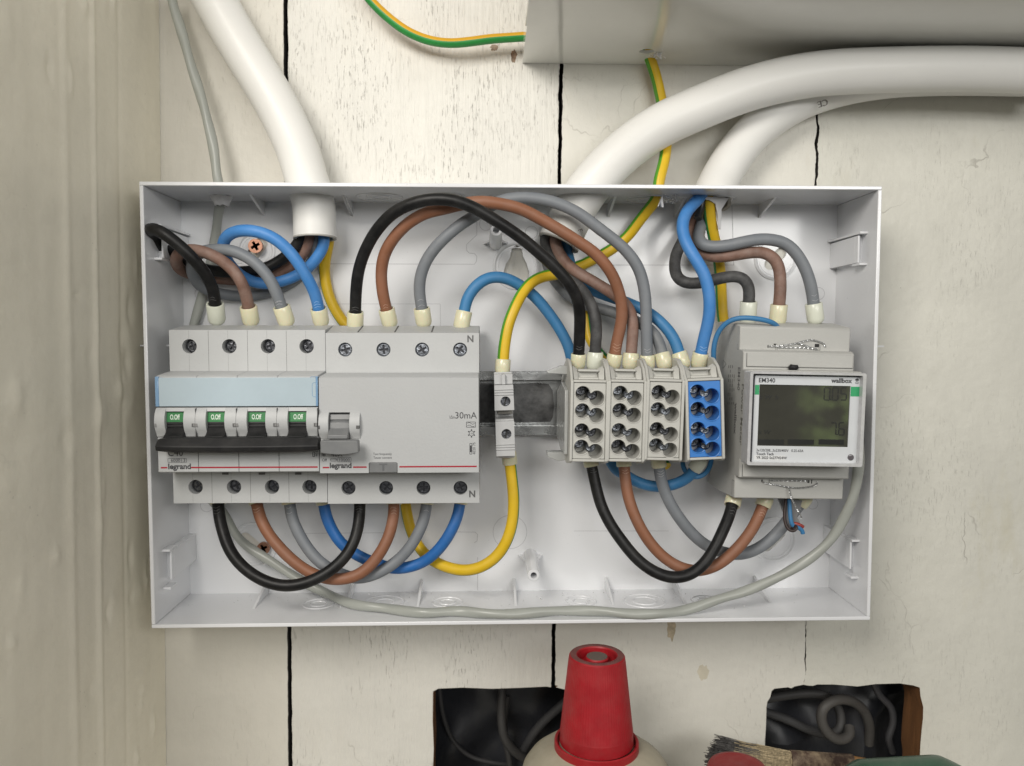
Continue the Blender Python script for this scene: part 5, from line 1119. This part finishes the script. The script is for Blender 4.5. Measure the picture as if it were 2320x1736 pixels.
# data cable
def onf(k, x, y):
    lo, hi = 5, 46
    for _ in range(30):
        h = (lo + hi) / 2
        if at(k, x, y, h).z > zbm(h) + 2.55: hi = h
        else: lo = h
    return at(k, x, y, min(hi, 45))
def lumpy(t, a): return .07 * math.sin(t * 150 + a * 2)
c1_ = [at('T', *p) for p in ((945, -60, 14), (962, 20, 14), (1010, 170, 15), (1060, 350, 16), (1108, 500, 17), (1150, 650, 18), (1185, 800, 19), (1205, 950, 19.5), (1212, 1010, 20))] + [at('1', *p) for p in ((745, 230, 17), (722, 340, 12), (705, 470, 6), (690, 600, 3.5), (650, 800, 3), (600, 1000, 3), (560, 1150, 3), (515, 1300, 3), (490, 1420, 3))] + \
    [at('D', *p) for p in ((500, -100, 3), (600, 60, 3), (720, 180, 4), (800, 300, 6), (850, 395, 8), (935, 490, 9), (1060, 575, 11), (1210, 670, 12), (1360, 765, 13), (1500, 845, 15), (1650, 915, 18), (1800, 980, 26), (1950, 1012, 32))] + \
    [onf('E', p[0], p[1]) for p in ((250, 1022, 27), (400, 1045, 28), (560, 1065, 29), (640, 1070, 29), (760, 1052, 29), (900, 1050, 29), (1060, 1068, 29), (1250, 1075, 29), (1450, 1068, 29), (1650, 1050, 29), (1850, 1045, 29), (2050, 1050, 29))] + \
    [onf('F', p[0], p[1]) for p in ((250, 1062), (420, 1078), (580, 1080))] + [at('F', *p) for p in ((740, 1062, 41), (900, 1022, 40), (1050, 968, 39), (1220, 918, 39), (1400, 845, 39), (1580, 750, 40), (1740, 645, 41), (1860, 520, 43), (1940, 380, 46), (1995, 260, 49), (2022, 150, 51), (2038, 30, 52), (2040, -100, 52), (2030, -260, 48), (2010, -420, 40))]
m = MB(); m.tube(catmull(c1_, 1.6), 2.35, n=18, flat=lumpy)
o = tag(m.build('data_cable', CAT), 'pale grey twisted data cable running along the bottom of the enclosure to the meter', 'cable')
p = at('1', 742, 240, 17); m = MB(); m.lathe([(2.5, -3.4), (3.4, -3.0), (4.2, -1.2), (5.0, .2), (5.2, 1.2), (2.5, 1.4)], (p.x, p.y, zt(17) - 1.2), 'z', 26, cap=False)
for i, v in enumerate(m.v): m.v[i] = (v[0] + .25 * math.sin(i * 3.7), v[1], v[2] + .35 * math.sin(i * 1.9))
tag(m.build('cable_grommet', CRUMB), 'torn white rubber grommet round the data cable at the top wall', 'grommet')

# conduits
def conduit(label, P, r, open_end=True):
    m = MB(); k = len(P); m.tube(P, r, n=40, cap=False)
    d = (P[-1] - P[-4]).normalized()
    sweep_dir(m, [(r, -.01), (r + .12, -.6), (r + .05, .1), (r - 1.5, .12), (r - 1.6, -9), (0, -9.1)], P[-1], d, 40, 1)
    o = m.build('conduit', [PIPE, PIPEI], smooth=50); tag(o, label, 'conduit', 'white plastic conduits'); ORG[o.name] = Vector((0, 0, 0)); return o
conduit('white conduit bending down into the upper left of the enclosure', catmull([at('T', *p) for p in ((1105, -160, 20), (1195, 0, 20), (1295, 180, 20), (1405, 360, 20), (1510, 530, 19.5), (1600, 700, 19), (1668, 860, 18.5), (1712, 1020, 18))] + [at('1', *p) for p in ((1508, 260, 17), (1518, 420, 17), (1522, 592, 17.5))], 2), 10.4)
o = conduit('thick white conduit sweeping from the right edge, front one of the pair', catmull([at('V', *p) for p in ((2500, 425, 29), (2212, 408, 29), (1900, 398, 29), (1400, 405, 29), (1000, 428, 28), (620, 512, 27), (300, 640, 26))] + [at('U', *p) for p in ((2000, 772, 24.5), (1750, 945, 23.5), (1560, 1135, 22))] + [at('5', *p) for p in ((440, 225, 21), (335, 420, 22), (240, 630, 23))], 2, 30), 10.5)
o = conduit('white conduit behind the thicker one, broken off at the top wall of the enclosure', catmull([at('V', *p) for p in ((2500, 445, 9), (2212, 440, 9), (1800, 436, 9), (1450, 450, 9), (1150, 500, 9), (900, 590, 9), (680, 740, 9.5), (545, 890, 11), (448, 1055, 13))] + [at('5', *p) for p in ((1538, 195, 16), (1515, 268, 17))], 2), 9.8)
# the stamped letters on the rear conduit
c = at('V', 1035, 590, 19.2); m = MB(); m.text('CE', c.x + 3.6, c.z + 1.6, 4.4, 19.6, 0, rot=197, bold=-.02, thick=.8); t_ = m.build('stamped_letters', mat('stamp_ink', (.13, .12, .11)), o)
pr5 = at('5', 345, 640, 32.5); m = MB(); m.text('LE', pr5.x, pr5.z, 2.6, 33.2, 0, rot=-68, thick=.8); p_ = at('5', 400, 520, 32); m.text('F', p_.x, p_.z, 3, 32.9, 0, rot=-68, thick=.8)
m.build('stamped_letters', mat('stamp_ink', (.13, .12, .11)), D.objects['conduit.001'])
# torn sliver of conduit
m = MB(); L_ = [at('5', x, y, h) for x, y, h in ((1380, 262, 27), (1450, 240, 28), (1530, 245, 28), (1660, 255, 24), (1600, 345, 22), (1598, 420, 22), (1594, 512, 22), (1572, 505, 22), (1568, 400, 23), (1548, 300, 26), (1500, 268, 28), (1450, 262, 28))]
m.add(L_ + [v - Vector((0, .9, 0)) for v in L_], [list(range(12)), list(range(23, 11, -1))] + [(i, i + 12, (i + 1) % 12 + 12, (i + 1) % 12) for i in range(12)])
m.build('torn_end', CRUMB, D.objects['conduit.002'])

# ------------------------------------------------------------------ cable trunking above
TZ = at('U', 1600, 402, -2.2).z
tf = atz('V', 1300, 172, TZ).y
TRK = mat('glossy_trunking', (.72, .72, .68), rough=.10, var=.03, vscale=25, bump=.06, bscale=25, coat=.5)
trk = thing('cable_trunking', (0, 0, TZ), 'glossy white plastic cable trunking above the enclosure with an earth wire hole underneath', 'cable trunking')
tx0_ = at('U', 1120, 400, -2.2).x - .4
hole = atz('U', 1895, 322, TZ)
hp = [(hole.x + 3.7 * math.cos(2 * math.pi * i / 20) + random.uniform(-.25, .25), hole.y + 3.0 * math.sin(2 * math.pi * i / 20)) for i in range(20)]
# underside plate with the hole (built flat then stood on its plane)
m = MB(); m.plate([(tx0_, -2.2), (400, -2.2), (400, tf), (tx0_, tf)], [hp], 0, 1.6)
m.v = [(v[0], v[2], TZ + v[1]) for v in m.v]; m.build('underside', TRK, trk)
m = MB(); m.box(tx0_, tx0_ + 1.6, -2.2, tf + .0, TZ + 1.61, TZ + 85); m.build('end_wall', TRK, trk, bevel=.3)
m = MB(); LD = atz('V', 1300, -60, TZ).y; m.box(tx0_ - .9, 400, tf + .25, LD, TZ - .6, TZ + 1.2); m.box(tx0_ - .9, 400, LD - 1.8, LD, TZ + 1.21, TZ + 85); m.box(tx0_ - .9, tx0_ + .7, tf + .25, LD - 2, TZ + 1.21, TZ + 85); m.build('lid', TRK, trk, bevel=.5)
m = MB()
for i in range(50):
    c = Vector((hole.x + 6 + random.gauss(0, 1.6), max(0, hole.y - 1 + random.gauss(0, 2.0)), TZ - abs(random.gauss(0, 1.3)))); s_ = random.uniform(.3, .9)
    q = [c + Vector((random.uniform(-s_, s_), random.uniform(-s_, s_), random.uniform(-s_, s_))) for _ in range(4)]; m.add(q, [(0, 1, 2), (0, 2, 3), (0, 3, 1), (1, 3, 2)])
m.build('ragged_swarf', CRUMB, trk)
wire('yellow and green earth wire hanging at the top and entering the end of the trunking', K('U', [(60, -130, 11), (130, -40, 11), (200, 40, 10.5), (300, 130, 10), (410, 205, 9.5), (530, 252, 9), (660, 270, 9), (800, 262, 9), (940, 243, 9), (1080, 233, 9), (1180, 228, 9)]), 2.3, WYO, stripe=(-105, 5, WYG2), cat='earth wire')

# ------------------------------------------------------------------ things standing below the enclosure
hb_ = 62
ct = at('G', 1430, 262, hb_); cb = at('G', 1437, 880, hb_)
bot = thing('glue_bottle', (ct.x, hb_, cb.z - 120), 'dusty beige bottle with a tall ribbed bright red cap', 'bottle')
REDP = mat('red_cap_plastic', (.33, .006, .012), rough=.45, var=.12, dust=.07, dustcol=(.45, .25, .22), vscale=100)
Hc = ct.z - cb.z; z0 = cb.z
m = MB()
m.lathe([(16.9, 0), (16.7, 5.5), (16.45, 6.2), (12.95, Hc - 3), (12.7, Hc - .6), (12.1, Hc), (9.3, Hc), (8.9, Hc - .6), (8.7, Hc - 4.6), (5.3, Hc - 4.6), (5.2, Hc - 1.4), (4.8, Hc - .9), (0, Hc - .9)], (ct.x, hb_, z0), 'z', 160, 0, rib=.15, ribr=(6.1, Hc - 2.5))
m.build('cap', REDP, bot, smooth=12)
m = MB(); m.lathe([(12.2, Hc - .02), (12.0, Hc + .1), (9.6, Hc + .1), (9.35, Hc - .02)], (ct.x, hb_, z0), 'z', 64, cap=False); m.build('dusty_rim', mat('dusty_red', (.16, .055, .05), rough=.8, var=.25, vscale=200), bot)
m = MB(); m.lathe([(16.0, -4), (18.7, -3.2), (19.4, -1), (19.3, 3.0), (18.8, 3.4), (18.0, 3.0), (17.7, .6), (17.0, .5)], (ct.x, hb_, z0 - 2.6), 'z', 64, cap=False); m.build('cap_collar', REDP, bot)
m = MB(); m.lathe([(15.5, 2.6), (20, 1.2), (26, -1.2), (31, -5), (33.8, -9), (35.4, -16), (36, -26), (36.5, -45), (36.5, -118), (35, -120), (0, -120)], (ct.x, hb_, z0 - 4.2), 'z', 64)
m.build('bottle_body', mat('bottle_beige', (.36, .33, .25), rough=.5, var=.15, vscale=50, dust=.4, dustcol=(.45, .42, .34), bump=.2, bscale=120), bot)
m = MB(); m.lathe([(4.75, 0), (4.7, .25), (0, .3)], (ct.x, hb_, z0 + Hc - .88), 'z', 24); m.build('dusty_disc', mat('dust_disc', (.13, .10, .085), rough=.8), bot)
# shelf that carries them, below the picture
zs = z0 - 4.2 - 120
tag(MB().box(-180, 420, -2, 150, zs - 18, zs - .1).build('shelf', P_W3, bevel=1), 'painted shelf under the bottle and the brush', None, kind='structure')
# paint brush
hBr = 34
b0 = at('H', 1360, 1020, hBr); b1 = at('H', 935, 1010, hBr); b2 = at('H', 345, 935, hBr)
br = thing('paint_brush', (b0.x, hBr, b0.z), 'old paint brush with dark stained bristles and a rusty ferrule, under the opening', 'brush')
ax = (b2 - b1).normalized(); upv = Vector((-ax.z, 0, ax.x)); upv = upv if upv.z > 0 else -upv
m = MB(); L1 = (b2 - b1).length
for i in range(1500):
    a = random.random() * 2 * math.pi; rr = random.random() ** .5
    y0, h0 = math.cos(a) * rr * 10.5, math.sin(a) * rr * 4.5
    ln = L1 * random.uniform(.86, 1.02) * (1 - .05 * abs(y0 / 10)); st = b1 - ax * 1 + upv * (y0 - 7) + Vector((0, h0, 0)); sp2 = 1.28 + random.gauss(0, .05)
    md = b1 + ax * ln * .5 + upv * (y0 * 1.12 - 7 + random.gauss(0, .3)) + Vector((0, h0 * 1.15, 0)); en = b1 + ax * ln + upv * (y0 * sp2 - 7 + random.gauss(0, .5)) + Vector((0, h0 * 1.3 + random.gauss(0, .4), 0))
    w = .16; nn = Vector((0, 0, w)); pts = [st, md, md + (en - md) * .55, en]
    for p, q, mi in ((pts[0], pts[1], 0), (pts[1], pts[2], 0 if random.random() < .6 else 1), (pts[2], pts[3], 1)):
        m.add([p + nn, p - nn, q - nn * .8, q + nn * .8, p + Vector((0, w, 0)), q + Vector((0, w, 0))], [(0, 1, 2, 3), (0, 4, 5, 3), (1, 4, 5, 2)], mi)
m.build('bristles', [mat('bristle_tan', (.36, .29, .18), rough=.6, var=.6, vscale=900), mat('bristle_stained', (.055, .052, .05), rough=.8, var=.8, vscale=900, dust=.2)], br, recalc=False)
m = MB(); f0, f1 = b1 + ax * 1.5, b0
secs = []
for i, t in enumerate((0, .04, .1, .5, .86, .92, 1)):
    c = f0 + (f1 - f0) * t - upv * (7 - 4.2 * t); ry = 11.2 - 5.6 * t; rh = 5.4 - .6 * t + (.25 if i in (2, 4) else 0)
    secs.append([c + upv * (ry * math.cos(2 * math.pi * j / 28)) + Vector((0, rh * math.sin(2 * math.pi * j / 28), 0)) for j in range(28)])
vs = [p for s_ in secs for p in s_]; fs = [list(range(28)), [6 * 28 + j for j in range(28)]] + [(i * 28 + j, (i + 1) * 28 + j, (i + 1) * 28 + (j + 1) % 28, i * 28 + (j + 1) % 28) for i in range(6) for j in range(28)]
m.add(vs, fs); m.build('brush_ferrule', mat('rusty_ferrule', (.075, .045, .035), rough=.6, metal=.3, var=.4, vscale=120, dust=.95, dustcol=(.42, .33, .22), bump=.4, bscale=300), br)
m = MB(); hd = catmull([b0 - upv * 2.8 + ax * 2, b0 - ax * 12 - upv * 3.6, b0 - ax * 40 - upv * 5, b0 - ax * 90 - upv * 6])
m.tube(hd, lambda t: 5 - 1.5 * t if t > .1 else 4.9, n=20); m.build('handle', mat('brush_handle_wood', (.36, .18, .06), rough=.4), br)
# red lid and the green tube in front of the brush
lc = at('H', 540, 1062, 74)
rt = thing('small_jar', (lc.x, 74, zs), 'small jar with a faded red domed lid, in front of the brush bristles', 'jar')
m = MB(); m.lathe([(13.3, -13), (13.4, -4), (13.2, -1.5), (12.3, 0), (10.5, .5), (10, .3), (0, .8)], (lc.x, 74, lc.z), 'z', 60); m.build('lid', mat('faded_red_lid', (.26, .035, .035), rough=.55, var=.1, dust=.3, dustcol=(.35, .15, .14)), rt)
m = MB(); m.lathe([(12, 0), (14.5, -4), (15, -12), (15, zs - lc.z + 13.5), (0, zs - lc.z + 13)], (lc.x, 74, lc.z - 13), 'z', 40); m.build('jar_body', mat('jar_glass', (.3, .3, .28), rough=.15, coat=.4), rt)
q0, q1 = at('H', 1230, 1062, 78), at('H', 2300, 998, 78)
m = MB(); r_ = 17
axg = (q1 - q0).normalized(); cc0 = q0 - Vector((0, 0, r_)); pts = [cc0 + (q1 - q0) * (i / 30) for i in range(31)]
m.tube(pts, lambda t: r_ * min(1, (.25 + 3.2 * t) ** .45, (.12 + 3.6 * (1 - t)) ** .5), n=40)
tag(m.build('green_bottle', mat('green_bottle_plastic', (.025, .085, .05), rough=.35, var=.3, vscale=30, dust=.35, dustcol=(.12, .16, .12), coat=.2)), 'green plastic bottle lying on its side in front of the brush handle', 'bottle')
